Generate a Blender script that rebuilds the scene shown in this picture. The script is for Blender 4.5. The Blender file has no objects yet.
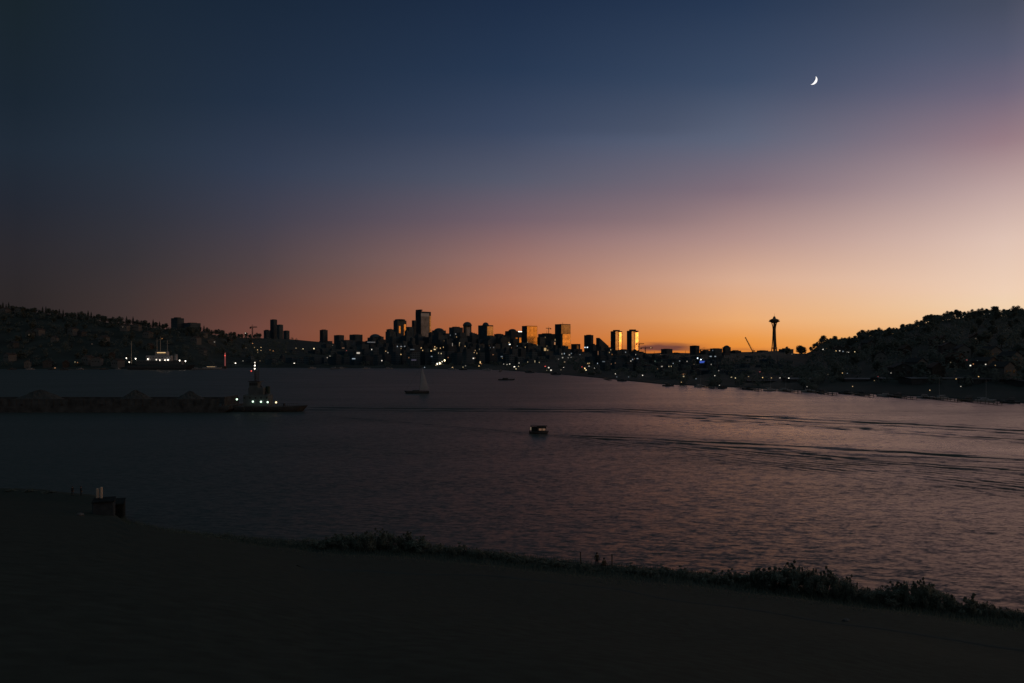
import bpy, math, random
from mathutils import Vector, Matrix
from collections import defaultdict
random.seed(11)
R = math.radians
scn = bpy.context.scene
COL = scn.collection
F, CX, HY, EYE = 740.0, 512.0, 353.0, 24.0      # focal length in pixels, horizon row, eye height above the lake

def W(px, py, d):
    """point at distance d seen at a pixel"""
    return Vector(((px-CX)/F*d, d, EYE+(HY-py)/F*d))
def lerp(a, b, t): return a+(b-a)*t
def interp(tab, x):
    if x <= tab[0][0]: return tab[0][1]
    for (x0, y0), (x1, y1) in zip(tab, tab[1:]):
        if x <= x1: return lerp(y0, y1, (x-x0)/(x1-x0))
    return tab[-1][1]
def px_of(p): return CX+p.x/p.y*F

# ------------------------------------------------------------------ materials
def s2l(c):
    return tuple(((v/255)/12.92 if v <= 10 else ((v/255+0.055)/1.055)**2.4) for v in c)
def new_mat(name):
    m = bpy.data.materials.new(name); m.use_nodes = True
    nt = m.node_tree
    return m, nt, nt.nodes, nt.links, nt.nodes['Principled BSDF']
def mat(name, c, rough=0.8, metal=0.0, var=0.35, scale=3.0, spec=0.3, coord='Object'):
    m, nt, N, L, b = new_mat(name)
    tc = N.new('ShaderNodeTexCoord'); no = N.new('ShaderNodeTexNoise')
    no.inputs['Scale'].default_value = scale; no.inputs['Detail'].default_value = 6
    L.new(tc.outputs[coord], no.inputs['Vector'])
    r = N.new('ShaderNodeValToRGB')
    r.color_ramp.elements[0].position = 0.3; r.color_ramp.elements[1].position = 0.7
    r.color_ramp.elements[0].color = tuple(v*(1-var) for v in c)+(1,)
    r.color_ramp.elements[1].color = tuple(min(1, v*(1+var)) for v in c)+(1,)
    L.new(no.outputs['Fac'], r.inputs['Fac']); L.new(r.outputs['Color'], b.inputs['Base Color'])
    b.inputs['Roughness'].default_value = rough; b.inputs['Metallic'].default_value = metal
    b.inputs['Specular IOR Level'].default_value = spec
    return m
def glow_mat(name, c, strength):
    m, nt, N, L, b = new_mat(name)
    b.inputs['Base Color'].default_value = (0.6, 0.6, 0.6, 1)
    b.inputs['Emission Color'].default_value = tuple(c)+(1,)
    b.inputs['Emission Strength'].default_value = strength
    return m
def facade_mat(name, wall, glass, rough, metal=0.0, fw=3.2, fh=3.6, lit=None, mortar=0.22, spec=0.5):
    """windows in a grid of storeys, panes a little uneven so reflections break up"""
    m, nt, N, L, b = new_mat(name)
    tc = N.new('ShaderNodeTexCoord')
    sx = N.new('ShaderNodeSeparateXYZ'); L.new(tc.outputs['Object'], sx.inputs[0])
    ad = N.new('ShaderNodeMath'); ad.operation = 'ADD'; L.new(sx.outputs[0], ad.inputs[0]); L.new(sx.outputs[1], ad.inputs[1])
    cb = N.new('ShaderNodeCombineXYZ'); L.new(ad.outputs[0], cb.inputs[0]); L.new(sx.outputs[2], cb.inputs[1])
    br = N.new('ShaderNodeTexBrick'); br.offset = 0.0
    br.inputs['Scale'].default_value = 1.0; br.inputs['Brick Width'].default_value = fw; br.inputs['Row Height'].default_value = fh
    br.inputs['Mortar Size'].default_value = mortar*fh; br.inputs['Mortar Smooth'].default_value = 0.1; br.inputs['Bias'].default_value = 0
    br.inputs['Color1'].default_value = tuple(glass)+(1,); br.inputs['Color2'].default_value = tuple(v*0.55 for v in glass)+(1,)
    br.inputs['Mortar'].default_value = tuple(wall)+(1,)
    L.new(cb.outputs[0], br.inputs['Vector'])
    no = N.new('ShaderNodeTexNoise'); no.inputs['Scale'].default_value = 0.05; no.inputs['Detail'].default_value = 3
    L.new(tc.outputs['Object'], no.inputs['Vector'])
    mr = N.new('ShaderNodeMapRange'); mr.inputs[1].default_value = 0.3; mr.inputs[2].default_value = 0.7; mr.inputs[3].default_value = 0.6; mr.inputs[4].default_value = 1.25
    L.new(no.outputs['Fac'], mr.inputs[0])
    mx = N.new('ShaderNodeMix'); mx.data_type = 'RGBA'; mx.blend_type = 'MULTIPLY'; mx.inputs[0].default_value = 1
    L.new(br.outputs['Color'], mx.inputs[6]); L.new(mr.outputs[0], mx.inputs[7])
    L.new(mx.outputs[2], b.inputs['Base Color'])
    b.inputs['Roughness'].default_value = rough; b.inputs['Metallic'].default_value = metal; b.inputs['Specular IOR Level'].default_value = spec
    if metal > 0.3:
        bp = N.new('ShaderNodeBump'); bp.inputs['Strength'].default_value = 0.05; bp.inputs['Distance'].default_value = 1.0
        n2 = N.new('ShaderNodeTexNoise'); n2.inputs['Scale'].default_value = 0.11
        L.new(tc.outputs['Object'], n2.inputs['Vector']); L.new(n2.outputs['Fac'], bp.inputs['Height']); L.new(bp.outputs[0], b.inputs['Normal'])
    return m

M = {}
M['blade'] = mat('grass_blade', (0.040, 0.055, 0.048), 0.9, scale=0.6, var=0.4, spec=0.1)
M['grass'] = mat('grass', (0.033, 0.041, 0.037), 0.95, scale=1.7, var=0.22, spec=0.05)
M['hill'] = mat('hill_ground', (0.030, 0.037, 0.036), 0.95, scale=0.02, var=0.4, spec=0.1)
M['path'] = mat('path_asphalt', (0.036, 0.046, 0.047), 0.95, scale=1.5, var=0.15, spec=0.02)
M['soil'] = mat('soil', (0.05, 0.045, 0.04), 0.95, scale=0.05)
M['bark'] = mat('bark', (0.022, 0.02, 0.018), 0.9, scale=2)
M['leaf_dark'] = mat('leaf_dark', (0.052, 0.062, 0.058), 0.9, scale=0.35, var=0.3, spec=0.2)
M['leaf_mid'] = mat('leaf_mid', (0.056, 0.065, 0.058), 0.9, scale=0.35, var=0.3, spec=0.2)
M['needle'] = mat('needle', (0.048, 0.058, 0.056), 0.9, scale=0.35, var=0.3, spec=0.2)
M['shrub'] = mat('shrub_leaf', (0.075, 0.086, 0.074), 0.9, scale=2, var=0.6, spec=0.25)
def leafy(m, c, share=0.5):
    nt = m.node_tree; N, L = nt.nodes, nt.links; out = N['Material Output']; b = N['Principled BSDF']
    t = N.new('ShaderNodeBsdfTranslucent'); t.inputs['Color'].default_value = tuple(c)+(1,); a = N.new('ShaderNodeAddShader')
    L.new(b.outputs[0], a.inputs[0]); L.new(t.outputs[0], a.inputs[1]); L.new(a.outputs[0], out.inputs['Surface'])
for k, c in (('leaf_dark', (.05, .062, .055)), ('leaf_mid', (.055, .064, .055)), ('needle', (.045, .058, .055)), ('shrub', (.085, .095, .08)), ('blade', (.05, .065, .058))): leafy(M[k], c)
M['concrete'] = mat('concrete', (0.034, 0.044, 0.054), 0.95, scale=1.2, var=0.25, spec=0.05)
M['concrete_dark'] = mat('concrete_dark', (0.014, 0.019, 0.021), 0.95, scale=1.2, var=0.3, spec=0.05)
M['pale_post'] = mat('pale_post', (0.42, 0.34, 0.27), 0.6, scale=3, var=0.1)
M['steel'] = mat('steel', (0.10, 0.10, 0.11), 0.5, 0.4, scale=1)
M['steel_dark'] = mat('steel_dark', (0.035, 0.035, 0.04), 0.6, 0.2, scale=1)
M['needle_paint'] = mat('tower_paint', (0.10, 0.08, 0.06), 0.6, scale=0.1)
M['white_paint'] = mat('white_paint', (0.26, 0.25, 0.26), 0.5, scale=0.6, var=0.12)
M['tug_paint'] = mat('tug_paint', (0.075, 0.088, 0.095), 0.9, scale=0.6, var=0.2, spec=0.15)
M['grey_paint'] = mat('grey_paint', (0.05, 0.053, 0.06), 0.6, scale=0.6, var=0.2)
M['hull_black'] = mat('hull_black', (0.045, 0.047, 0.050), 0.9, scale=0.5, var=0.3)
M['hull_rust'] = mat('hull_rust', (0.050, 0.052, 0.054), 0.95, scale=0.4, var=0.5)
M['hull_green'] = mat('hull_green', (0.01, 0.03, 0.028), 0.6, scale=0.5)
M['gravel'] = mat('gravel', (0.040, 0.042, 0.044), 0.95, scale=1.5, var=0.4)
M['sail'] = mat('sailcloth', (0.29, 0.28, 0.30), 0.9, scale=0.6, var=0.08)
M['rope'] = mat('rigging', (0.05, 0.05, 0.05), 0.8)
M['wood'] = mat('dock_wood', (0.09, 0.075, 0.06), 0.9, scale=1)
M['roof_dark'] = mat('roof_dark', (0.022, 0.022, 0.026), 0.85, scale=0.8)
M['roof_pale'] = mat('roof_pale', (0.06, 0.066, 0.075), 0.7, scale=0.3, var=0.2)
M['roof_red'] = mat('roof_red', (0.045, 0.028, 0.024), 0.85, scale=0.8)
M['wall_pale'] = mat('wall_pale', (0.10, 0.10, 0.10), 0.8, scale=0.4, var=0.15)
M['wall_grey'] = mat('wall_grey', (0.05, 0.05, 0.052), 0.8, scale=0.4, var=0.2)
M['wall_brown'] = mat('wall_brown', (0.04, 0.032, 0.028), 0.8, scale=0.4, var=0.2)
M['pane_dark'] = mat('pane_dark', (0.02, 0.022, 0.025), 0.15, scale=1, var=0.1, spec=0.6)
M['cloth_dark'] = mat('cloth_dark', (0.03, 0.03, 0.035), 0.9, scale=8)
M['cloth_brown'] = mat('cloth_brown', (0.075, 0.055, 0.035), 0.9, scale=8)
M['skin'] = mat('skin', (0.35, 0.22, 0.16), 0.6, scale=10, var=0.08)
M['hair'] = mat('hair', (0.02, 0.016, 0.013), 0.7, scale=20)
M['stone_pale'] = mat('stone_pale', (0.08, 0.08, 0.085), 0.9, scale=4)

FAC = [facade_mat('facade_slate', (0.041, 0.067, 0.090), (0.019, 0.034, 0.048), 0.6, spec=0.2),
       facade_mat('facade_stone', (0.050, 0.070, 0.087), (0.022, 0.034, 0.045), 0.7, fw=2.8, spec=0.2),
       facade_mat('facade_brick', (0.046, 0.059, 0.072), (0.019, 0.028, 0.039), 0.7, fw=2.6, fh=3.2, spec=0.2),
       facade_mat('facade_teal', (0.026, 0.062, 0.090), (0.017, 0.042, 0.069), 0.5, fw=1.8, mortar=0.1, spec=0.25),
       facade_mat('facade_grey', (0.067, 0.095, 0.117), (0.024, 0.039, 0.051), 0.7, fw=4.0, spec=0.2),
       facade_mat('facade_dark', (0.024, 0.042, 0.060), (0.016, 0.028, 0.042), 0.55, fw=2.2, spec=0.2)]
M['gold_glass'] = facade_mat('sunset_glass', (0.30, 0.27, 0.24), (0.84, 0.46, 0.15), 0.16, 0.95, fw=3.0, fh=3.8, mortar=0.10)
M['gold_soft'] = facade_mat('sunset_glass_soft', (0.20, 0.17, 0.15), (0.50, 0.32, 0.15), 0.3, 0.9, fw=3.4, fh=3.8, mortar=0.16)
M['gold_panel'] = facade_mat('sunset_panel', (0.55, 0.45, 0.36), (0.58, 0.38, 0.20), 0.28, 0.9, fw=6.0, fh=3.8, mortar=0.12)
M['pale_face'] = facade_mat('pale_stone_face', (0.30, 0.27, 0.26), (0.13, 0.12, 0.12), 0.6, 0.0, fw=3.2, fh=3.8, mortar=0.3)
M['pale_band'] = mat('pale_crown_band', (0.50, 0.47, 0.46), 0.6, 0.0, scale=0.05, var=0.1)

LC = {'white': (1.0, 0.89, 0.74), 'warm': (1.0, 0.62, 0.25), 'yellow': (1.0, 0.78, 0.42), 'orange': (1.0, 0.38, 0.10), 'red': (1.0, 0.07, 0.05),
      'blue': (0.05, 0.16, 1.0), 'cool': (0.72, 0.86, 1.0), 'green': (0.7, 1.0, 0.75)}
_gm = {}
def glow(color, s):
    k = (color, round(s, 3))
    if k not in _gm: _gm[k] = glow_mat('light_%s_%d' % (color, len(_gm)), LC[color], s)
    return _gm[k]

# ------------------------------------------------------------------ mesh helpers
class MB:
    def __init__(s): s.v = []; s.f = []
    def add(s, vs, fs):
        o = len(s.v); s.v += [tuple(v) for v in vs]; s.f += [tuple(i+o for i in f) for f in fs]; return s
    def box(s, c, d, rz=0, taper=1.0):
        hx, hy, hz = d[0]/2, d[1]/2, d[2]/2; ca, sa = math.cos(rz), math.sin(rz); vs = []
        for z, t in ((-hz, 1), (hz, taper)):
            for x, y in ((-hx, -hy), (hx, -hy), (hx, hy), (-hx, hy)):
                x, y = x*t, y*t; vs.append((c[0]+x*ca-y*sa, c[1]+x*sa+y*ca, c[2]+z))
        return s.add(vs, [(3, 2, 1, 0), (4, 5, 6, 7), (0, 1, 5, 4), (1, 2, 6, 5), (2, 3, 7, 6), (3, 0, 4, 7)])
    def cbox(s, c, d, b=0.04):
        """box with chamfered vertical and top edges"""
        hx, hy, hz = d[0]/2, d[1]/2, d[2]/2; vs = []; 
        def ring(z, i):
            x, y = hx-i, hy-i
            return [(c[0]+u, c[1]+v, c[2]+z) for u, v in ((-x+b, -y), (x-b, -y), (x, -y+b), (x, y-b), (x-b, y), (-x+b, y), (-x, y-b), (-x, -y+b))]
        vs = ring(-hz, 0)+ring(hz-b, 0)+ring(hz, b)
        fs = [tuple(range(7, -1, -1)), tuple(range(16, 24))]
        for k in (0, 8):
            for i in range(8): fs.append((k+i, k+(i+1) % 8, k+8+(i+1) % 8, k+8+i))
        return s.add(vs, fs)
    def tube(s, p, q, r0, r1=None, n=8):
        r1 = r0 if r1 is None else r1; p, q = Vector(p), Vector(q); ax = (q-p).normalized()
        a = ax.orthogonal().normalized(); b = ax.cross(a); vs = []
        for c, r in ((p, r0), (q, r1)):
            for i in range(n):
                t = 2*math.pi*i/n; vs.append(c+(a*math.cos(t)+b*math.sin(t))*r)
        return s.add(vs, [(i, (i+1) % n, n+(i+1) % n, n+i) for i in range(n)]+[tuple(range(n-1, -1, -1)), tuple(range(n, 2*n))])
    def beam(s, p, q, w, h=None): return s.tube(p, q, w*0.7071, (h or w)*0.7071, 4)
    def lathe(s, prof, n=24, c=(0, 0, 0)):
        vs = []
        for r, z in prof:
            for i in range(n):
                t = 2*math.pi*i/n; vs.append((c[0]+r*math.cos(t), c[1]+r*math.sin(t), c[2]+z))
        fs = []
        for k in range(len(prof)-1):
            for i in range(n): fs.append((k*n+i, k*n+(i+1) % n, (k+1)*n+(i+1) % n, (k+1)*n+i))
        fs += [tuple(range(n-1, -1, -1)), tuple(range((len(prof)-1)*n, len(prof)*n))]
        return s.add(vs, fs)
    def prism(s, poly, z0, z1, poly1=None):
        poly1 = poly1 or poly; n = len(poly)
        vs = [(x, y, z0) for x, y in poly]+[(x, y, z1) for x, y in poly1]
        return s.add(vs, [(i, (i+1) % n, n+(i+1) % n, n+i) for i in range(n)]+[tuple(range(n-1, -1, -1)), tuple(range(n, 2*n))])
    def side(s, poly, y0, y1):
        """profile in x,z pulled along y"""
        n = len(poly); vs = [(x, y0, z) for x, z in poly]+[(x, y1, z) for x, z in poly]
        return s.add(vs, [(i, n+i, n+(i+1) % n, (i+1) % n) for i in range(n)]+[tuple(range(n)), tuple(range(2*n-1, n-1, -1))])
    def ball(s, c, r, n=10, m=6, sc=(1, 1, 1)):
        vs = [(c[0], c[1], c[2]-r*sc[2])]
        for j in range(1, m):
            t = -math.pi/2+math.pi*j/m
            for i in range(n):
                a = 2*math.pi*i/n; vs.append((c[0]+r*sc[0]*math.cos(t)*math.cos(a), c[1]+r*sc[1]*math.cos(t)*math.sin(a), c[2]+r*sc[2]*math.sin(t)))
        vs.append((c[0], c[1], c[2]+r*sc[2])); fs = [(0, 1+(i+1) % n, 1+i) for i in range(n)]
        for j in range(m-2):
            for i in range(n): fs.append((1+j*n+i, 1+j*n+(i+1) % n, 1+(j+1)*n+(i+1) % n, 1+(j+1)*n+i))
        k = 1+(m-2)*n; fs += [(k+i, k+(i+1) % n, len(vs)-1) for i in range(n)]
        return s.add(vs, fs)
    def leaf(s, c, nrm, size, rnd):
        nrm = Vector(nrm).normalized(); a = nrm.orthogonal().normalized(); b = nrm.cross(a); t = rnd.random()*6.28
        u = a*math.cos(t)+b*math.sin(t); v = nrm.cross(u); c = Vector(c); l, w = size, size*(0.45+0.3*rnd.random())
        return s.add([c-u*l, c-v*w+u*l*0.1, c+u*l, c+v*w+u*l*0.1], [(0, 1, 2, 3)])
    def mesh(s, name, m):
        me = bpy.data.meshes.new(name); me.from_pydata(s.v, [], s.f)
        if m: me.materials.append(m)
        me.update(); return me
    def build(s, name, m, parent=None, smooth=False, loc=None):
        o = bpy.data.objects.new(name, s.mesh(name, m)); COL.objects.link(o)
        if parent: o.parent = parent
        if loc is not None: o.location = loc
        if smooth:
            for p in o.data.polygons: p.use_smooth = True
        return o
def tag(o, label=None, cat=None, group=None, kind=None):
    if label: o['label'] = label
    if cat: o['category'] = cat
    if group: o['group'] = group
    if kind: o['kind'] = kind
    return o
def empty(name, loc=(0, 0, 0), rz=0, label=None, cat=None, group=None):
    o = bpy.data.objects.new(name, None); COL.objects.link(o); o.empty_display_size = 0.5
    o.location = loc; o.rotation_euler = (0, 0, rz); return tag(o, label, cat, group)
CH = defaultdict(list)
def copy_tree(o, parent=None):
    c = o.copy(); COL.objects.link(c); c.parent = parent
    for ch in KIDS.get(o.name, ()): copy_tree(ch, c)
    return c
KIDS = {}
def learn(root):
    """remember the children of a thing, so that copies need not search the scene"""
    for o in [root]+list(root.children_recursive): KIDS[o.name] = list(o.children)
UNIQ = []       # things whose equal labels are told apart by their order from the left
ORD = 'first second third fourth fifth sixth seventh eighth ninth tenth eleventh twelfth thirteenth fourteenth fifteenth sixteenth seventeenth eighteenth nineteenth twentieth'.split()
def ordinal(i):
    return ORD[i] if i < 20 else '%d%s' % (i+1, {1: 'st', 2: 'nd', 3: 'rd'}.get((i+1) % 10, 'th') if (i+1) % 100 not in (11, 12, 13) else 'th')

# ------------------------------------------------------------------ the far land
WATERLINE = [(-500, 365), (-100, 368), (0, 369), (170, 369), (240, 367.6), (330, 368), (420, 368.5), (500, 370), (545, 373), (600, 378), (660, 384), (740, 387.5), (830, 392), (930, 397), (1024, 403), (1120, 410), (1300, 424), (1600, 450)]
TOPS = [(-500, 285), (-100, 298), (0, 303), (30, 305), (60, 308), (75, 311), (95, 312), (105, 315), (120, 316), (140, 319), (165, 322), (200, 325), (215, 329), (240, 332), (265, 334), (300, 337), (340, 342), (400, 349), (500, 351),
        (640, 352.5), (700, 352), (780, 350), (800, 350), (808, 349), (815, 343), (821, 337), (840, 336), (852, 336), (860, 331), (880, 327.5), (898, 325), (912, 321), (925, 316.5), (935, 313.5), (950, 311), (965, 309.5), (985, 308.5), (1024, 307), (1100, 300), (1300, 300), (1600, 330)]
RIDGE_D = [(-500, 1500), (200, 1500), (300, 2600), (420, 3100), (700, 3100), (780, 2900), (806, 1500), (840, 1250), (1024, 1150), (1600, 1000)]
TREE_PX = [(0, 7.5), (200, 7), (300, 3), (420, 0), (780, 1), (806, 5), (840, 7.5), (1024, 8.5)]
def shore_d(px): return EYE*F/(interp(WATERLINE, px)-HY)
def ridge_ground_y(px): return interp(TOPS, px)+interp(TREE_PX, px)
def land_z(px, d):
    ds, dr = shore_d(px), interp(RIDGE_D, px)
    ys, yr = interp(WATERLINE, px)-0.6, ridge_ground_y(px)
    if d <= ds: return lerp(-2.5, 0.6, max(0, 1-(ds-d)/8))
    if d <= dr:
        s = (d-ds)/(dr-ds)
        return lerp(0.6, EYE+(HY-yr)/F*dr, s)
    zr = EYE+(HY-yr)/F*dr
    return lerp(zr, 8.0, min(1, (d-dr)/(0.9*dr)))
def land_bump(px, d): return 0.8*math.sin(px*0.13+d*0.011)+0.6*math.sin(px*0.31-d*0.023)
cols = [-500+8*i for i in range(263)]
rows = 54
vs, fs = [], []
for px in cols:
    ds, dr = shore_d(px), interp(RIDGE_D, px)
    dd = [ds-10, ds-4, ds, ds+3]+[lerp(ds+3, dr, (i/30)**1.2) for i in range(1, 31)]+[dr*(1+0.12*i) for i in range(1, 21)]
    for d in dd:
        z = land_z(px, d)+(land_bump(px, d)*min(1, max(0, (d-ds-10)/60)))
        vs.append(((px-CX)/F*d, d, z))
n = len(vs)//len(cols)
for i in range(len(cols)-1):
    for j in range(n-1): fs.append((i*n+j, (i+1)*n+j, (i+1)*n+j+1, i*n+j+1))
b = MB(); b.add(vs, fs); tag(b.build('hills', M['hill'], smooth=True), kind='structure')
b = MB(); b.add([(-40000, -40000, -6), (40000, -40000, -6), (40000, 40000, -6), (-40000, 40000, -6)], [(0, 1, 2, 3)])
tag(b.build('ground', M['soil']), kind='structure')

# ------------------------------------------------------------------ the grassy hill in front, with the shoreline
NEAR = [(-700, 470), (-300, 478), (-100, 489), (0, 491), (40, 492), (62, 495), (96, 498), (116, 508), (128, 525), (160, 533), (200, 538), (300, 546), (380, 549), (440, 552), (512, 560), (580, 568), (640, 573), (720, 580), (800, 592), (870, 600), (940, 609), (1024, 620), (1200, 640), (1700, 690)]
def near_d(px): return EYE*F/(interp(NEAR, px)-HY)
def near_smooth(px): return sum(near_d(px+k*45) for k in range(-4, 5))/9
_ns = {}
def hill_z(x, y):
    d = math.hypot(x, y)
    if y < 1: return 22.3-0.02*d
    px = CX+x/y*F; px = max(-700, min(1700, px)); ds = near_d(px); t = y/ds
    if t >= 1: return lerp(0.5, -2.0, min(1, (t-1)*ds/5))
    k = int(px//4)
    for q in (k, k+1):
        if q not in _ns: _ns[q] = near_smooth(q*4)
    dm = lerp(_ns[k], _ns[k+1], px/4-k)
    bumps = 0.12*math.sin(x*0.21+y*0.13)+0.08*math.sin(x*0.53-y*0.37)
    z = 0.5+21.8*max(0, 1-y/dm)**1.22+bumps*min(1, t*6)*min(1, (1-t)*8)
    w = min(1, max(0, (t-0.86)/0.14)); w = w*w*(3-2*w)
    return lerp(z, 0.5, w)
def hill_hit(px, py):
    """where the line of sight of a pixel meets the hill"""
    d = 4.0
    while d < 160:
        p = W(px, py, d)
        if p.z <= hill_z(p.x, p.y): return Vector((p.x, p.y, hill_z(p.x, p.y)))
        d += 0.25
    return None
vs, fs = [], []
pc = [-700+12*i for i in range(201)]
tt = [0.03+0.97*(i/60) for i in range(61)]
for px in pc:
    ds = near_d(px)
    for t in tt+[1+2.5/ds, 1+6/ds]:
        x, y = (px-CX)/F*ds*t, ds*t; vs.append((x, y, hill_z(x, y)))
n = len(tt)+2
for i in range(len(pc)-1):
    for j in range(n-1): fs.append((i*n+j, (i+1)*n+j, (i+1)*n+j+1, i*n+j+1))
b = MB(); b.add(vs, fs)
# the hilltop behind the viewpoint
b.add([(-170, 1.6, 18), (170, 1.6, 18), (170, -120, 14), (-170, -120, 14), (-12, 2.6, 22.0), (12, 2.6, 22.0), (12, -30, 22.0), (-12, -30, 22)],
      [(0, 4, 5, 1), (1, 5, 6, 2), (2, 6, 7, 3), (3, 7, 4, 0), (4, 7, 6, 5)])
tag(b.build('grass_hill', M['grass'], smooth=True), kind='structure')
# path along the shore: sheet just above the grass
pts = [hill_hit(x, y) for x, y in ((300, 567), (370, 571), (450, 575), (520, 579), (561, 583), (640, 594), (720, 606), (790, 616), (848, 625), (900, 632), (960, 641), (1024, 651), (1100, 662))]
vs, fs = [], []
fine = []
for p, q in zip(pts, pts[1:]):
    for k in range(10): fine.append(p.lerp(q, k/10))
for i, p in enumerate(fine):
    q = fine[min(i+1, len(fine)-1)]; o = fine[max(i-1, 0)]; t = (q-o).normalized(); nn = Vector((-t.y, t.x, 0))
    for sgn in (-1.0, -0.5, 0, 0.5, 1.0):
        x, y = p.x+nn.x*sgn, p.y+nn.y*sgn; vs.append((x, y, hill_z(x, y)+(0.05 if abs(sgn) < .9 else -0.1)))
for i in range(len(fine)-1):
    for j in range(4): fs.append((i*5+j, (i+1)*5+j, (i+1)*5+j+1, i*5+j+1))
b = MB(); b.add(vs, fs); tag(b.build('path', M['path'], smooth=True), kind='structure')

# ------------------------------------------------------------------ water
def water_material():
    m, nt, N, L, b = new_mat('lake_water')
    def val(x):
        return x
    def math_(op, a, c=None, d=None):
        nd = N.new('ShaderNodeMath'); nd.operation = op
        for i, v in enumerate((a, c, d)):
            if v is None: continue
            if isinstance(v, (int, float)): nd.inputs[i].default_value = v
            else: L.new(v, nd.inputs[i])
        return nd.outputs[0]
    geo = N.new('ShaderNodeNewGeometry'); sp = N.new('ShaderNodeSeparateXYZ'); L.new(geo.outputs['Position'], sp.inputs[0])
    X, Y = sp.outputs[0], sp.outputs[1]
    def noise(rot, kx, ky, scale, detail=2.0, rough=0.5, off=0.0):
        c, s = math.cos(rot), math.sin(rot)
        u = math_('ADD', math_('MULTIPLY', X, c*kx), math_('MULTIPLY', Y, s*kx))
        v = math_('ADD', math_('MULTIPLY', X, -s*ky), math_('MULTIPLY', Y, c*ky))
        cb = N.new('ShaderNodeCombineXYZ'); L.new(u, cb.inputs[0]); L.new(v, cb.inputs[1]); cb.inputs[2].default_value = off
        no = N.new('ShaderNodeTexNoise'); no.inputs['Scale'].default_value = scale; no.inputs['Detail'].default_value = detail; no.inputs['Roughness'].default_value = rough
        L.new(cb.outputs[0], no.inputs['Vector'])
        s3 = N.new('ShaderNodeSeparateColor'); L.new(no.outputs['Color'], s3.inputs[0])
        return no.outputs['Fac'], s3.outputs[0], s3.outputs[1], s3.outputs[2]
    f1, r1, g1, b1 = noise(R(-9), 0.38, 1.0, 1.5, 2.0)          # ripples with long crests
    f2, r2, g2, b2 = noise(R(12), 0.5, 1.0, 3.4, 2.0, off=7)     # small chop
    f3, r3, g3, b3 = noise(R(4), 0.35, 1.0, 0.035, 3.0, off=3)   # gusts: rougher and calmer patches
    f4, r4, g4, b4 = noise(R(-6), 0.30, 1.0, 0.16, 3.0, off=11)  # low swell
    f5, r5, g5, b5 = noise(R(-7), 0.22, 1.0, 0.33, 3.0, off=17)  # breaks the wakes up
    gust = N.new('ShaderNodeMapRange'); gust.inputs[1].default_value = 0.3; gust.inputs[2].default_value = 0.7; gust.inputs[3].default_value = 0.65; gust.inputs[4].default_value = 1.3
    L.new(f3, gust.inputs[0]); gust = gust.outputs[0]
    sub = lambda o: math_('SUBTRACT', o, 0.5)
    A1, A2, A4 = WATER['A']
    sx = math_('ADD', math_('ADD', math_('MULTIPLY', sub(r1), A1*0.5), math_('MULTIPLY', sub(r2), A2*0.7)), math_('MULTIPLY', sub(r4), A4*0.4))
    sy = math_('ADD', math_('ADD', math_('MULTIPLY', sub(g1), A1), math_('MULTIPLY', sub(g2), A2)), math_('MULTIPLY', sub(g4), A4))
    sx = math_('MULTIPLY', sx, gust); sy = math_('MULTIPLY', sy, gust)
    rough_add = None
    # wakes: trains of ridges along lines on the water
    for (x0, y0, x1, y1, wid, lam, amp, start, jit, end) in WATER['wakes']:
        dx, dy = x1-x0, y1-y0; ln = math.hypot(dx, dy); ux, uy = dx/ln, dy/ln; nx, ny = -uy, ux
        along = math_('ADD', math_('MULTIPLY', math_('SUBTRACT', X, x0), ux), math_('MULTIPLY', math_('SUBTRACT', Y, y0), uy))
        dist = math_('ADD', math_('MULTIPLY', math_('SUBTRACT', X, x0), nx), math_('MULTIPLY', math_('SUBTRACT', Y, y0), ny))
        dist = math_('ADD', dist, math_('MULTIPLY', sub(f3), jit*2.0))
        dist = math_('ADD', dist, math_('MULTIPLY', sub(f1), 3.0))
        dist = math_('ADD', dist, math_('MULTIPLY', sub(f4), jit*2.2))
        g = math_('EXPONENT', math_('MULTIPLY', math_('POWER', math_('DIVIDE', dist, wid), 2.0), -1.0))
        st = N.new('ShaderNodeMapRange'); st.interpolation_type = 'SMOOTHSTEP'; st.inputs[1].default_value = start; st.inputs[2].default_value = start+25
        L.new(along, st.inputs[0]); g = math_('MULTIPLY', g, st.outputs[0])
        if end < 9000:
            en = N.new('ShaderNodeMapRange'); en.interpolation_type = 'SMOOTHSTEP'; en.inputs[1].default_value = end-20; en.inputs[2].default_value = end+14; en.inputs[3].default_value = 1; en.inputs[4].default_value = 0
            L.new(along, en.inputs[0]); g = math_('MULTIPLY', g, en.outputs[0])
        nb = N.new('ShaderNodeMapRange'); nb.inputs[1].default_value = 0.40; nb.inputs[2].default_value = 0.60; nb.inputs[3].default_value = 0.35; nb.inputs[4].default_value = 1.4
        L.new(b4, nb.inputs[0]); g = math_('MULTIPLY', g, nb.outputs[0])
        nc = N.new('ShaderNodeMapRange'); nc.inputs[1].default_value = 0.42; nc.inputs[2].default_value = 0.60; nc.inputs[3].default_value = 0.5; nc.inputs[4].default_value = 1.25
        L.new(r5, nc.inputs[0]); g = math_('MULTIPLY', g, nc.outputs[0])
        w = math_('SINE', math_('MULTIPLY', dist, 2*math.pi/lam))
        # steeper fronts towards the near side
        s_ = math_('MULTIPLY', math_('ADD', math_('MULTIPLY', w, 1.0), WATER['bias']), math_('MULTIPLY', g, amp))
        sx = math_('ADD', sx, math_('MULTIPLY', s_, nx)); sy = math_('ADD', sy, math_('MULTIPLY', s_, ny))
        gw = math_('MULTIPLY', math_('MULTIPLY', math_('EXPONENT', math_('MULTIPLY', math_('POWER', math_('DIVIDE', dist, wid*1.9), 2.0), -1.0)), st.outputs[0]), nb.outputs[0])
        g = gw
        rough_add = g if rough_add is None else math_('ADD', rough_add, g)
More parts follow.
